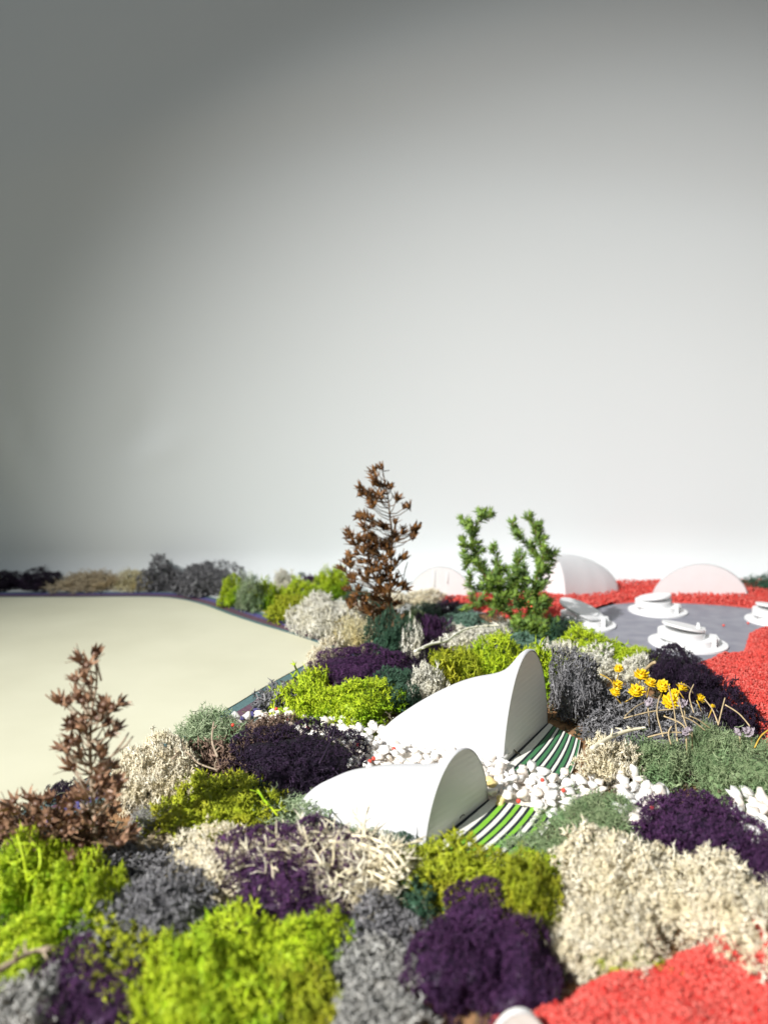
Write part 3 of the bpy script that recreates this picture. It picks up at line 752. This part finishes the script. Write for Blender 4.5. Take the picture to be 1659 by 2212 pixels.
# ------------------------------------------------------------------ red granule ground
IV = np.array([(1, 0, 0), (-1, 0, 0), (0, 1, 0), (0, -1, 0), (0, 0, 1), (0, 0, -1)], float)
IT = np.array([(0, 2, 4), (2, 1, 4), (1, 3, 4), (3, 0, 4), (2, 0, 5), (1, 2, 5), (3, 1, 5), (0, 3, 5)])
def red_ground(P, hmax, grain, label, seed, n):
    rr = np.random.default_rng(seed); g = [at(*p)[:2] for p in P]
    xs = [p[0] for p in g]; ys = [p[1] for p in g]; pts = []
    BC = np.stack([rr.uniform(min(xs), max(xs), 260), rr.uniform(min(ys), max(ys), 260)], 1); BA = rr.normal(0, .16, 260); BW = rr.uniform(.004, .011, 260)
    G = np.array(g); A = np.roll(G, -1, 0)-G
    def edge(p):
        t = np.clip(np.sum((p-G)*A, 1)/np.sum(A*A, 1), 0, 1); return np.min(np.linalg.norm(G+A*t[:, None]-p, axis=1))
    while len(pts) < n:
        c = (rr.uniform(min(xs), max(xs)), rr.uniform(min(ys), max(ys)))
        if not inpoly(*c, g): continue
        c = np.array(c); e = edge(c)
        h = hmax*min(1, (e/.008))**.6*max(.3, .78+float(np.sum(BA*np.exp(-np.sum((BC-c)**2, 1)/BW**2))))
        pts.append((c[0], c[1], max(h+rr.normal()*grain*.7, .0004)))
    pts = np.array(pts); N = len(pts)
    S = grain*rr.uniform(.5, 1.5, (N, 1, 1))*rr.uniform(.75, 1.25, (N, 1, 3))
    q = rr.normal(size=(N, 4)); q /= np.linalg.norm(q, axis=1)[:, None]; a, b, c, d = q.T
    M = np.stack([np.stack([1-2*(c*c+d*d), 2*(b*c-a*d), 2*(b*d+a*c)], 1), np.stack([2*(b*c+a*d), 1-2*(b*b+d*d), 2*(c*d-a*b)], 1), np.stack([2*(b*d-a*c), 2*(c*d+a*b), 1-2*(b*b+c*c)], 1)], 1)
    J = 1+rr.normal(size=(N, len(IV), 1))*.22
    W = np.einsum('nij,nvj->nvi', M, IV[None]*S*J)+(pts-np.array([0, 0, .0004]))[:, None, :]
    mb = MB(); T = (IT[None]+(np.arange(N)*len(IV))[:, None, None]).reshape(-1, 3)
    mb.add(W.reshape(-1, 3), T, np.repeat(np.clip(rr.normal(.42, .3, N), 0, 1), len(IV)))
    # bed under the grains
    mb.prism(g, .0005, .0011)
    o = add_obj('red_granules', mb.mesh('red_granules'), 'redgrain'); tag(o, label, 'granules', kind='stuff')
red_ground([(940, 1284), (1150, 1284), (1250, 1275), (1330, 1254), (1420, 1250), (1600, 1250), (1660, 1256), (1760, 1262), (1760, 1325), (1660, 1319), (1560, 1309), (1474, 1304), (1365, 1303), (1303, 1308), (1262, 1324), (1180, 1338), (1120, 1340), (960, 1306)], .0052, .00105, 'band of red granules around the far white domes', 1, 13000)
red_ground([(1619, 1371), (1640, 1364), (1760, 1352), (1760, 1640), (1660, 1622), (1640, 1590), (1560, 1505), (1500, 1440), (1547, 1423), (1606, 1412), (1612, 1395)], .0075, .0007, 'red granules at the right edge in front of the grey plate', 2, 22000)
red_ground([(1050, 2330), (1060, 2205), (1180, 2190), (1260, 2140), (1440, 2080), (1550, 2032), (1596, 1996), (1660, 1978), (1800, 1960), (1800, 2330)], .009, .00066, 'red granules in the bottom right corner', 3, 24000)

# ------------------------------------------------------------------ stacked white platforms
def cyl(mb, c, r, z0, z1, n=40, a0=0, a1=2*math.pi, rx=1.0, rot=0):
    full = abs(a1-a0-2*math.pi) < 1e-3
    P = []
    for k in range(n if full else n+1):
        t = a0+(a1-a0)*k/n; x, y = r*math.cos(t)*rx, r*math.sin(t)
        P.append((c[0]+x*math.cos(rot)-y*math.sin(rot), c[1]+x*math.sin(rot)+y*math.cos(rot)))
    mb.prism(P, z0, z1)
def platform(cx, cy, half, label, tilt, tdir, spin, post=True, drum=True, dr=.56):
    C = at(cx, cy); d = depth(C); r = half*d/FPX
    root = empty('white_platform', C, label=label, cat='platform', group='stacked white platforms on the grey plate')
    def part(nm, fn, smooth=False):
        mb = MB(); fn(mb); o = add_obj(nm, mb.mesh(nm, smooth=smooth), 'whiteplastic', root); return o
    part('base_disc', lambda m: cyl(m, (0, 0), r, .0005, .0022, 56))
    part('lower_tier', lambda m: cyl(m, (.04*r, -.04*r), r*.62, .0022, .0075, 40, R(150)+spin, R(395)+spin))
    if drum: part('middle_tier', lambda m: cyl(m, (-.16*r, .06*r), r*.60, .0068, .0128, 44))
    part('stair_block', lambda m: m.prism([(.55*r, -.30*r), (.68*r, -.36*r), (.78*r, .05*r), (.62*r, .12*r)], .0022, .0088))
    part('stair_block', lambda m: m.prism([(.40*r, -.52*r), (.52*r, -.56*r), (.60*r, -.30*r), (.46*r, -.24*r)], .0022, .0112))
    mb = MB(); cyl(mb, (0, 0), r*dr, -.0010, .0010, 48, rx=1.0)
    td = add_obj('tilted_disc', mb.mesh('tilted_disc', smooth=False), 'whiteplastic', root)
    td.location = (-.10*r, .05*r, .0165 if drum else .0120)
    td.rotation_euler = (Matrix.Rotation(tdir, 3, 'Z') @ Matrix.Rotation(tilt, 3, 'Y') @ Matrix.Rotation(-tdir, 3, 'Z')).to_euler()
    if post:
        def fin(m):
            n = 10; V = []; 
            m.tube([(.30*r, -.05*r, .0070), (.27*r, -.05*r, .0125), (.24*r, -.04*r, .0205)], [.0034, .0026, .0011], 10)
        part('post', fin, True)
        part('knob', lambda m: m.tube([(.50*r, .25*r, .0080), (.50*r, .25*r, .0135)], [.0028, .0022], 10), True)
    return root
platform(1485, 1392, 81, 'nearest white platform on the grey plate', R(11), R(20), 0)
platform(1420, 1322, 61, 'white platform in front of the half dome', R(10), R(150), R(20))
platform(1262, 1351, 66, 'white platform with steeply tilted disc beside the juniper', R(20), R(-25), R(60), post=False, dr=.74)
platform(1676, 1343, 62, 'white platform cut by the right edge on the grey plate', R(8), R(40), R(0))

# ------------------------------------------------------------------ dried brown plants
def head_mesh(seed, npet, flare, ln):
    rr = np.random.default_rng(seed); mb = MB()
    # bell shaped cup
    mb.tube([(0, 0, -.5), (0, 0, -.22), (0, 0, 0), (0, 0, .3), (0, 0, .55)], [.05, .08, .20, .30, .33], 8, tint=.12)
    for k in range(npet):
        t = 6.283*k/npet+rr.normal()*.18; out = np.array([math.cos(t), math.sin(t), 0]); sd = np.array([-out[1], out[0], 0]); up = np.array([0, 0, 1.])
        f = flare*rr.uniform(.6, 1.5); l = ln*rr.uniform(.75, 1.2)
        cs = [(.20, .0, .14), (.38, .30, .22), (.46+.25*f, .36+.40*l, .18), (.52+.7*f, .38+.78*l, .09), (.55+1.0*f, .40+1.05*l, .0)]
        V = []
        for r_, z, wd in cs:
            p = out*r_+up*z
            V += [p-sd*wd, p+out*.07, p+sd*wd]
        T = []
        for i in range(4):
            a = i*3
            for q in (0, 1): T += [(a+q, a+q+1, a+q+4), (a+q, a+q+4, a+q+3)]
        mb.add(V, T, np.clip(rr.uniform(.3, 1)+rr.normal(0, .05, len(V)), 0, 1))
    return mb.mesh('seed_head')
HEADS = [head_mesh(1, 7, .20, .75), head_mesh(2, 6, .36, .7), head_mesh(3, 7, .10, .85), head_mesh(4, 6, .55, .7)]
for h_ in HEADS: h_.materials.append(MATS['driedbrown'])
def dried_plant(stemD, Y, heads, size, label, stem_r, seed, twmat, extra=(), spreadY=.012, more=1, jit=9, heads_mat='driedbrown'):
    rr = random.Random(seed); base = atY(*stemD[0], Y)
    root = empty('dried_plant', (base[0], base[1], 0), label=label, cat='dried plant'); o0 = np.array([base[0], base[1], 0])
    st = smooth_line([atY(x, y, Y)-o0 for x, y in stemD], 4)
    st = [np.array([st[0][0], st[0][1], 0.0])]+st
    mb = MB(); mb.tube(st, [stem_r*(1-.72*i/(len(st)-1)) for i in range(len(st))], 7)
    add_obj('stem', mb.mesh('stem'), twmat, root)
    tw = MB()
    ymin = min(y for _, y in heads)
    heads = list(heads)+[(x+rr.gauss(0, jit), y+rr.gauss(0, jit)) for x, y in heads for _ in range(more) if y > ymin+30]
    for x, y in heads:
        P = atY(x, y, Y+rr.gauss(0, spreadY))-o0
        P[2] = max(P[2], .004)
        # twig from the stem, a little below
        zt = max(.003, P[2]-rr.uniform(.004, .012)); S0 = min(st, key=lambda q: abs(q[2]-zt)+.15*np.linalg.norm(q-P))
        mid = (S0+P)/2+np.array([0, 0, -.002])
        dirv = (P-mid); dirv = dirv/(np.linalg.norm(dirv)+1e-9)
        tw.tube([S0, mid, P-dirv*.0008], [.0005, .00042, .00034], 4)
        dirv = dirv*.55
        ax = Vector(dirv)+Vector((rr.gauss(0, .45), rr.gauss(-.35, .45), .55+rr.gauss(0, .3))); ax.normalize()
        o = add_obj('seed_head', rr.choice(HEADS), None, root); o.location = P
        o.material_slots[0].link = 'OBJECT'; o.material_slots[0].material = MATS[heads_mat]
        o.rotation_euler = (ax.to_track_quat('Z', 'Y') @ Matrix.Rotation(rr.uniform(0, 6.28), 3, 'Z').to_quaternion()).to_euler()
        s = size*rr.uniform(.75, 1.25); o.scale = (s, s, s)
    for pl in extra: tw.tube([atY(x, y, Y)-o0 for x, y in pl], [.0005]*(len(pl)-1)+[.0003], 4)
    add_obj('twigs', tw.mesh('twigs'), twmat, root)
    return root
TH = [(600,190),(520,200),(480,240),(520,320),(540,390),(480,400),(340,510),(400,520),(290,530),(450,510),(480,610),(600,420),(680,440),(600,510),(540,560),(480,690),(790,600),(870,690),(340,800),(300,790),(390,840),(470,820),(590,880),(500,920),(400,970),(650,940),(760,880),(860,970),(980,960),(1010,980),(980,1080),(760,1020),(770,1110),(210,1060),(170,1060),(290,1100),(520,1060),(440,1050),(380,1100),(600,1150),(640,1210),(420,1180),(300,1150),(180,1270),(280,1270),(360,1260),(470,1260),(560,1270),(660,1270),(720,1300),(140,1370),(180,1430),(350,1380),(430,1370),(820,1340),(780,1400),(130,1490),(250,1560),(330,1520),(430,1500),(560,1480),(650,1500),(250,1620),(380,1600),(520,1600),(740,1620),(790,1680),(850,1720),(200,1730),(310,1730),(280,1800),(350,1830),(520,1740),(600,1750),(680,1700),(500,1840),(560,1880),(230,1920),(190,1960),(400,1960),(450,1980),(480,2060),(550,2060),(380,1900),(640,2030),(780,2050),(800,1900),(650,1850),(560,1340),(620,1400),(500,1420),(600,1600),(680,1580),(720,1480),(640,1700),(600,1950),(700,1980),(540,1150),(680,1180)]
def tD(x, y): return (723.9+x*.1705, 980.3+y*.1705)
YT = at(842, 1386)[1]
dried_plant([tD(*p) for p in [(680, 2150), (690, 1750), (720, 1200), (715, 950), (690, 760), (680, 620), (640, 400), (600, 200), (600, 90)]], YT, [tD(*p) for p in TH], .0055,
    'tall dried brown seed head plant standing at the centre', .0013, 5, 'twigbrown', more=1, jit=6, extra=
    [[tD(*p) for p in q] for q in [[(790, 1460), (860, 1590), (890, 1460), (920, 1370)], [(870, 1640), (950, 1635)], [(700, 1750), (860, 1640), (890, 1470)], [(620, 220), (690, 208)], [(690, 600), (740, 540), (700, 470)]]])
LH = [(420,150),(400,180),(540,130),(480,220),(450,330),(380,350),(490,380),(250,540),(300,560),(380,480),(440,560),(480,520),(640,580),(760,560),(700,620),(600,650),(320,740),(380,770),(430,720),(740,800),(640,850),(330,880),(420,900),(560,980),(250,980),(300,1000),(300,1110),(350,1160),(420,1050),(640,1150),(680,1120),(600,1230),(650,1300),(700,1260),(750,1300),(700,1420),(450,1330),(400,1430),(480,1400),(580,700),(450,800),(600,1050),(580,1350),(720,1350)]
LB = [(250,1450),(340,1480),(200,1560),(280,1600),(130,1440),(60,1450),(20,1480),(100,1570),(160,1680),(700,1560),(620,1600),(760,1720),(840,1720),(700,1780),(650,1850),(560,1760),(400,1780),(300,1760),(200,1760),(100,1800),(450,1850),(380,1880),(300,1880),(520,1920),(620,1900),(760,1840),(840,1840),(300,2080),(380,2060),(480,1960),(230,1900),(120,1900),(450,1560),(380,1600),(320,1680),(420,1700),(250,1720),(180,1620),(60,1640),(0,1560),(-60,1500),(-150,1540),(-230,1500),(-280,1560),(-200,1640),(-100,1640),(-300,1700),(-150,1740),(-50,1760),(20,1720),(-250,1780),(560,1650),(640,1720),(480,1780),(350,1960),(200,1980),(420,1990),(-330,1620),(-180,1450),(-60,1420)]
def lD(x, y): return (75.4+x*.2387, 1387.5+y*.2387)
YL = at(212, 1885)[1]
dried_plant([lD(*p) for p in [(560, 2040), (540, 1600), (510, 1200), (500, 900), (520, 600), (560, 350), (540, 120)]], YL, [lD(*p) for p in LH], .0039,
    'dried brown seed head spike standing at the left', .0012, 6, 'twigpale', [[lD(*p) for p in q] for q in [[(520, 1150), (700, 1030), (820, 940), (890, 850)], [(700, 1030), (800, 900), (850, 820)], [(600, 350), (575, 250), (560, 150)]]], spreadY=.005, more=1, jit=4, heads_mat='driedpale')
dried_plant([lD(*p) for p in [(250, 2060), (230, 1900), (180, 1700), (150, 1560)]], YL+.004, [lD(*p) for p in LB], .0040,
    'low bushy heap of dried brown seed heads at the left edge', .0012, 8, 'twigbrown', spreadY=.010, more=1, heads_mat='driedpale')

# ------------------------------------------------------------------ juniper
def jD(x, y): return (980.3+x*.14546, 1085.9+y*.14546)
YJ = at(1150, 1388)[1]
def juniper():
    rr = np.random.default_rng(4); base = atY(*jD(1130, 2080), YJ); o0 = np.array([base[0], base[1], 0])
    root = empty('juniper_sprig', o0, label='green juniper sprig with two upright arms standing on the moss', cat='juniper')
    BR = [[(1130, 2080), (1120, 1700), (1180, 1400), (1260, 1000), (1330, 750), (1240, 500), (1170, 300), (1060, 220)], [(1120, 1950), (900, 1700), (700, 1450), (500, 1150), (340, 820), (280, 600), (320, 380), (450, 130)],
          [(1290, 900), (1120, 640), (960, 500), (850, 300)], [(700, 1350), (680, 1050), (640, 800), (570, 690)], [(1000, 1400), (950, 1050), (930, 800)], [(620, 1300), (420, 1300), (210, 1235)],
          [(720, 1500), (450, 1490), (170, 1570)], [(1150, 1750), (1300, 1620), (1340, 1420)], [(1190, 1380), (1290, 1260), (1310, 1210)], [(1120, 1850), (1330, 1880), (1500, 1880)], [(1130, 1900), (960, 1860), (880, 1800)],
          [(310, 520), (240, 340), (140, 290)], [(360, 850), (230, 880), (180, 950)], [(300, 640), (200, 640), (130, 620)], [(640, 1150), (480, 1000), (330, 990)], [(900, 1400), (820, 1150), (780, 980)], [(1100, 1500), (1050, 1200), (1060, 1020)],
          [(800, 1650), (650, 1560), (560, 1640)], [(1130, 1950), (1250, 1980), (1350, 2040)], [(1130, 2000), (1010, 2000), (940, 1960)], [(1300, 800), (1400, 830), (1460, 850)], [(1200, 600), (1260, 520), (1290, 430)], [(700, 1400), (820, 1420), (900, 1330)], [(450, 250), (500, 210), (540, 190)],
          [(1250, 1050), (1340, 1020), (1400, 1030)], [(880, 1500), (960, 1560), (1020, 1500)], [(560, 1250), (620, 1180), (720, 1160)], [(1180, 1500), (1240, 1560), (1340, 1560)]]
    for b in list(BR)+list(BR):
        for q in range(1, len(b)):
            fq = rr.uniform(.15, .85); x0 = b[q-1][0]*(1-fq)+b[q][0]*fq; y0 = b[q-1][1]*(1-fq)+b[q][1]*fq; an = rr.uniform(-2.7, -.4); ln = rr.uniform(110, 210) if y0 > 800 else rr.uniform(50, 110)
            x1, y1 = x0+math.cos(an)*ln, y0+math.sin(an)*ln
            if y1 < 950 and 640 < x1 < 880: continue
            BR.append([(x0, y0), (x0*.5+x1*.5+rr.normal()*12, y0*.5+y1*.5), (x1, y1)])
    for bi, b in enumerate(BR):
        yo = rr.normal(0, .007) if bi > 1 else 0
        n = len(b)
        pts = smooth_line([atY(*jD(*p), YJ+(yo*min(1, k/(n-1)*1.3) if bi > 1 else .003*math.sin(k)))-o0 for k, p in enumerate(b)], 6)
        if bi == 0: pts = [np.array([pts[0][0], pts[0][1], 0.])]+pts
        mb = MB(); r0 = .0011 if bi < 2 else .0006
        mb.tube(pts, [r0*(1-.6*i/(len(pts)-1)) for i in range(len(pts))], 6)
        br = add_obj('stem' if bi < 2 else 'branch', mb.mesh('branch'), 'twigbrown', root)
        nb = MB()
        seg = np.cumsum([0]+[np.linalg.norm(pts[i+1]-pts[i]) for i in range(len(pts)-1)]); Lt = seg[-1]
        N = int(Lt/.00026)
        for k in range(N):
            s = Lt*(k+rr.random())/N
            if bi < 1 and s < Lt*.06: continue
            i = min(max(np.searchsorted(seg, s)-1, 0), len(pts)-2); f = (s-seg[i])/(seg[i+1]-seg[i]+1e-9)
            p = pts[i]*(1-f)+pts[i+1]*f; d = pts[i+1]-pts[i]; d /= np.linalg.norm(d)+1e-9
            o_ = ortho(d, rr); ang = R(rr.uniform(28, 68)); v = d*math.cos(ang)+o_*math.sin(ang)
            ln = rr.uniform(.0055, .0095)*(.75 if s > Lt*.9 else 1); wd = rr.uniform(.00034, .00058)
            a = ortho(v, rr); c = np.cross(v, a); up = -o_*.1*ln
            V = [p+a*wd*.6, p-a*wd*.3+c*wd*.5, p-a*wd*.3-c*wd*.5, p+v*ln*.5+a*wd, p+v*ln*.5-a*wd*.5+c*wd*.8, p+v*ln*.5-a*wd*.5-c*wd*.8, p+v*ln+up]
            T = [(0, 1, 4), (0, 4, 3), (1, 2, 5), (1, 5, 4), (2, 0, 3), (2, 3, 5), (3, 4, 6), (4, 5, 6), (5, 3, 6)]
            nb.add(V, T, float(np.clip(rr.normal(.45, .28), 0, 1)))
        if bi >= 1 and True:
            # tuft at the tip
            d = pts[-1]-pts[-2]; d /= np.linalg.norm(d)+1e-9
            for k in range(9):
                v = d+rr.normal(size=3)*.33; v /= np.linalg.norm(v); ln = rr.uniform(.005, .008); wd = .0007; a = ortho(v, rr); c = np.cross(v, a); p = pts[-1]
                V = [p+a*wd, p-a*wd*.5+c*wd*.8, p-a*wd*.5-c*wd*.8, p+v*ln]
                nb.add(V, [(0, 1, 3), (1, 2, 3), (2, 0, 3)], float(rr.uniform(.4, 1)))
        tag(add_obj('needles', nb.mesh('needles'), 'needle', br), kind='stuff')
juniper()

# ------------------------------------------------------------------ yellow flowers, straw stems, dried lilac flowers, twigs
def yD(x, y): return (1251.8+x*.2455, 1402.6+y*.2455)
def flower_mesh(seed, nrow, r):
    rr = np.random.default_rng(seed); mb = MB()
    for row in range(nrow):
        el = R(10+ 62*row/(nrow-1)); npt = [11, 10, 8, 5][row]
        for k in range(npt):
            t = 6.283*(k+.5*(row % 2))/npt+rr.normal()*.1
            out = np.array([math.cos(t)*math.cos(el), math.sin(t)*math.cos(el), math.sin(el)]); sd = np.array([-math.sin(t), math.cos(t), 0]); nn = np.cross(out, sd)
            l = r*rr.uniform(.85, 1.15); wd = r*.22
            V = []
            for q, ww in ((.15, .5), (.6, 1.), (.88, .8)):
                V += [out*l*q-sd*wd*ww, out*l*q+nn*r*.08, out*l*q+sd*wd*ww]
            V.append(out*l*1.05+np.array([0, 0, r*.12]))
            T = []
            for i in range(2):
                for c in (0, 1): a = i*3+c; T += [(a, a+1, a+4), (a, a+4, a+3)]
            T += [(6, 7, 9), (7, 8, 9)]
            mb.add(V, T)
    mb.tube([(0, 0, -.25*r), (0, 0, .1*r), (0, 0, .5*r), (0, 0, .72*r)], [.2*r, .5*r, .45*r, .1*r], 9)
    return mb.mesh('flower_head')
FM = [flower_mesh(s, 4, 1.0) for s in range(3)]
for f_ in FM: f_.materials.append(MATS['petalyellow'])
lil = [flower_mesh(20+s, 3, 1.0) for s in range(2)]
for f_ in lil: f_.materials.append(MATS['petallilac'])
FL = [(345, 185, 42, 'topmost yellow dried flower in front of the white lichen'), (540, 250, 68, 'large yellow dried flower left of the dark purple clump'), (620, 312, 52, 'yellow dried flower right below the large one'), (735, 338, 58, 'yellow dried flower in the middle of the row'),
      (890, 352, 50, 'yellow dried flower against the dark purple clump'), (330, 325, 48, 'upper left yellow dried flower on the grey clump'), (312, 392, 46, 'lowest left yellow dried flower on the grey clump'), (500, 384, 64, 'yellow dried flower beside the grey lilac stalk'),
      (800, 470, 72, 'large low yellow dried flower behind the straw stems'), (842, 398, 42, 'small yellow dried flower between two larger ones'), (1050, 440, 44, 'rightmost yellow dried flower'), (1168, 512, 24, 'tiny yellow flower scrap on the purple moss')]
for i, (x, y, r_, lab) in enumerate(FL):
    z = .020; Dx, Dy = yD(x, y); P = at(Dx, Dy, z); s = 1.1*r_*.2455*depth(P)/FPX
    root = empty('yellow_flower', P, label=lab, cat='flower', group='yellow dried flowers on the grey moss')
    o = add_obj('flower_head', FM[i % 3], None, root); o.scale = (s, s, s)
    ax = Vector((RND.gauss(0, .5), -.35+RND.gauss(0, .4), .8)); o.rotation_euler = ax.to_track_quat('Z', 'Y').to_euler()
    mb = MB(); e = np.array([RND.gauss(0, .010), RND.gauss(.004, .006), -.014-RND.random()*.006]); an = np.array(-ax.normalized())*s*.3
    mb.tube([an*.0, an*1.5, e*.6+an, e], [.0005, .00045, .0004, .0004], 5); add_obj('flower_stem', mb.mesh('flower_stem'), 'strawyellow', root)
ST = [((390, 610), (870, 525), 'long straw stem lying nearly level below the yellow flowers'), ((780, 320), (860, 810), 'long upright straw stem in front of the low yellow flower'), ((870, 420), (970, 760), 'leaning straw stem right of the long upright one'), ((1005, 310), (1005, 560), 'short upright straw stem against the dark purple clump'),
      ((705, 410), (735, 770), 'upright straw stem left of the long upright one'), ((600, 775), (900, 735), 'straw stem lying along the sage green clump'), ((740, 590), (960, 760), 'slanting straw stem on the dark grey tangle'), ((900, 590), (1110, 720), 'upper of two parallel slanting straw stems'), ((970, 590), (1150, 700), 'lower of two parallel slanting straw stems'),
      ((1100, 440), (1220, 660), 'left straw stem of the V above the sage peak'), ((1280, 430), (1220, 670), 'right straw stem of the V above the sage peak'), ((1280, 490), (1500, 680), 'straw stem slanting down over the right dark purple clump'), ((665, 115), (580, 182), 'short thick cut straw stem on the dark purple clump'),
      ((870, 300), (1000, 390), 'curved straw stem over the rightmost yellow flowers'), ((180, 220), (310, 350), 'yellowish stem at the left of the flowers'), ((1700, 690), (1540, 870), 'orange straw stem at the right edge'), ((810, 680), (805, 840), 'short straw stub above the sage clump'), ((400, 590), (570, 470), 'greyish stem crossing the grey tangle')]
for i, (a, b, lab) in enumerate(ST):
    za, zb = (.030, .021) if i not in (5, 0) else (.024, .026)
    A = at(*yD(*a), za); B = at(*yD(*b), zb); mid = (A+B)/2+np.array([RND.gauss(0, .0012), 0, .0012])
    mb = MB(); rr_ = .00042 if i != 12 else .0012
    pts = smooth_line([A-A, mid-A, B-A], 5); mb.tube(pts, rr_, 6)
    tag(add_obj('straw_stem', mb.mesh('straw_stem'), 'strawyellow' if i in (14, 15) else 'straw', None, A), lab, 'stem', 'loose straw stems by the yellow flowers')
for x, y, s, lab in [(600, 490, 62, 'grey lilac dried flower below the yellow row'), (920, 495, 60, 'lilac dried flower under the rightmost yellow flowers'), (985, 712, 48, 'small lilac flower on the edge of the sage clump'), (935, 745, 40, 'pale lilac flower bud beside the sage peak'), (1410, 752, 52, 'left lilac flower by the right edge'), (1512, 742, 66, 'star shaped lilac flower by the right edge')]:
    P = at(*yD(x, y), .024); sc = s*.2455*depth(P)/FPX
    root = empty('dried_flower', P, label=lab, cat='flower', group='lilac dried flowers by the straw stems')
    o = add_obj('flower_head', RND.choice(lil), None, root); o.scale = (sc*.8, sc*.8, sc*1.2); o.rotation_euler = (R(50)+RND.gauss(0, .3), RND.gauss(0, .4), RND.uniform(0, 6))
    mb = MB(); mb.tube([(0, 0, 0), (.002, .003, -.008), (.003, .004, -.016)], .0005, 5); add_obj('flower_stem', mb.mesh('flower_stem'), 'straw', root)
# long bare lichen branches
def lich(ptsD, z, rad, mt, label, name='lichen_branch'):
    P = [at(x, y, z if np.isscalar(z) else z[i]) for i, (x, y) in enumerate(ptsD)]
    pts = smooth_line([p-P[0] for p in P], 5); n = len(pts)
    mb = MB(); mb.tube(pts, [rad*(1-.45*i/(n-1)) for i in range(n)], 6)
    rr = np.random.default_rng(1000+int(ptsD[0][0]))
    for k in range(2, n-1, 3):
        d = rr.normal(size=3); d[2] = abs(d[2]); d /= np.linalg.norm(d)
        mb.tube([pts[k], pts[k]+d*.003, pts[k]+d*.005+rr.normal(size=3)*.001], [rad*.6, rad*.5, rad*.3], 5)
    tag(add_obj(name, mb.mesh(name), mt, None, P[0]), label, 'lichen branch')
lich([(896, 1408), (930, 1392), (965, 1384), (985, 1370), (1010, 1358), (1050, 1352), (1080, 1351)], .022, .0013, 'ivory', 'long cream lichen branch reaching across the dark moss')
lich([(1278, 1618), (1320, 1592), (1360, 1578), (1385, 1574)], .022, .0014, 'cream', 'pale forked lichen branch above the cream clump')
lich([(470, 1636), (458, 1600), (462, 1560)], [.012, .016, .022], .0008, 'twigpale', 'short upright pale twig in the pale sage clump', 'bare_twig')
lich([(372, 1640), (400, 1624), (430, 1650), (470, 1664)], .018, .0007, 'twigpale', 'knotted pale twig over the brown lichen', 'bare_twig')
lich([(-30, 2112), (30, 2078), (75, 2056), (110, 2054)], .022, .0011, 'twigpale', 'blurred brown twig at the lower left edge', 'bare_twig')
lich([(690, 1650), (715, 1600), (722, 1580), (726, 1560)], [.018, .024, .028, .031], .0006, 'darkpurple', 'purple sprig sticking up from the blackish mound')
lich([(556, 1706), (572, 1730), (588, 1748), (600, 1764)], .018, .0007, 'neon', 'single neon lichen branch over the dark mound')
for i, q in enumerate([[(690, 1806), (780, 1808), (840, 1830), (884, 1884)], [(700, 1818), (770, 1822), (836, 1850), (872, 1898)], [(716, 1834), (780, 1836), (830, 1862), (852, 1896)], [(730, 1856), (790, 1860), (838, 1884)],
                       [(744, 1880), (800, 1886), (858, 1912)], [(620, 1812), (690, 1800), (760, 1812)], [(650, 1806), (720, 1812), (800, 1826), (846, 1852)], [(760, 1900), (812, 1904), (850, 1926)]]):
    lich(q, .0215-.0015*i, .00095, 'cream', ['topmost long', 'second long', 'third long', 'fourth', 'fifth', 'leftmost', 'upper crossing', 'lowest'][i]+' cream strand of the bundle beside the front purple mound', 'lichen_strand')
for i, q in enumerate([[(60, 1905), (52, 1860), (38, 1806)], [(60, 1905), (84, 1880), (86, 1838), (70, 1822)], [(160, 1930), (168, 1890), (182, 1866)]]):
    lich(q, [.018, .026, .034] if len(q) == 3 else [.018, .026, .031, .032], .0007, 'neon', ['leftmost tall', 'curled tall', 'short'][i]+' neon lichen branch in front of the brown plant')
print('TOTAL TRIS', TRIS)
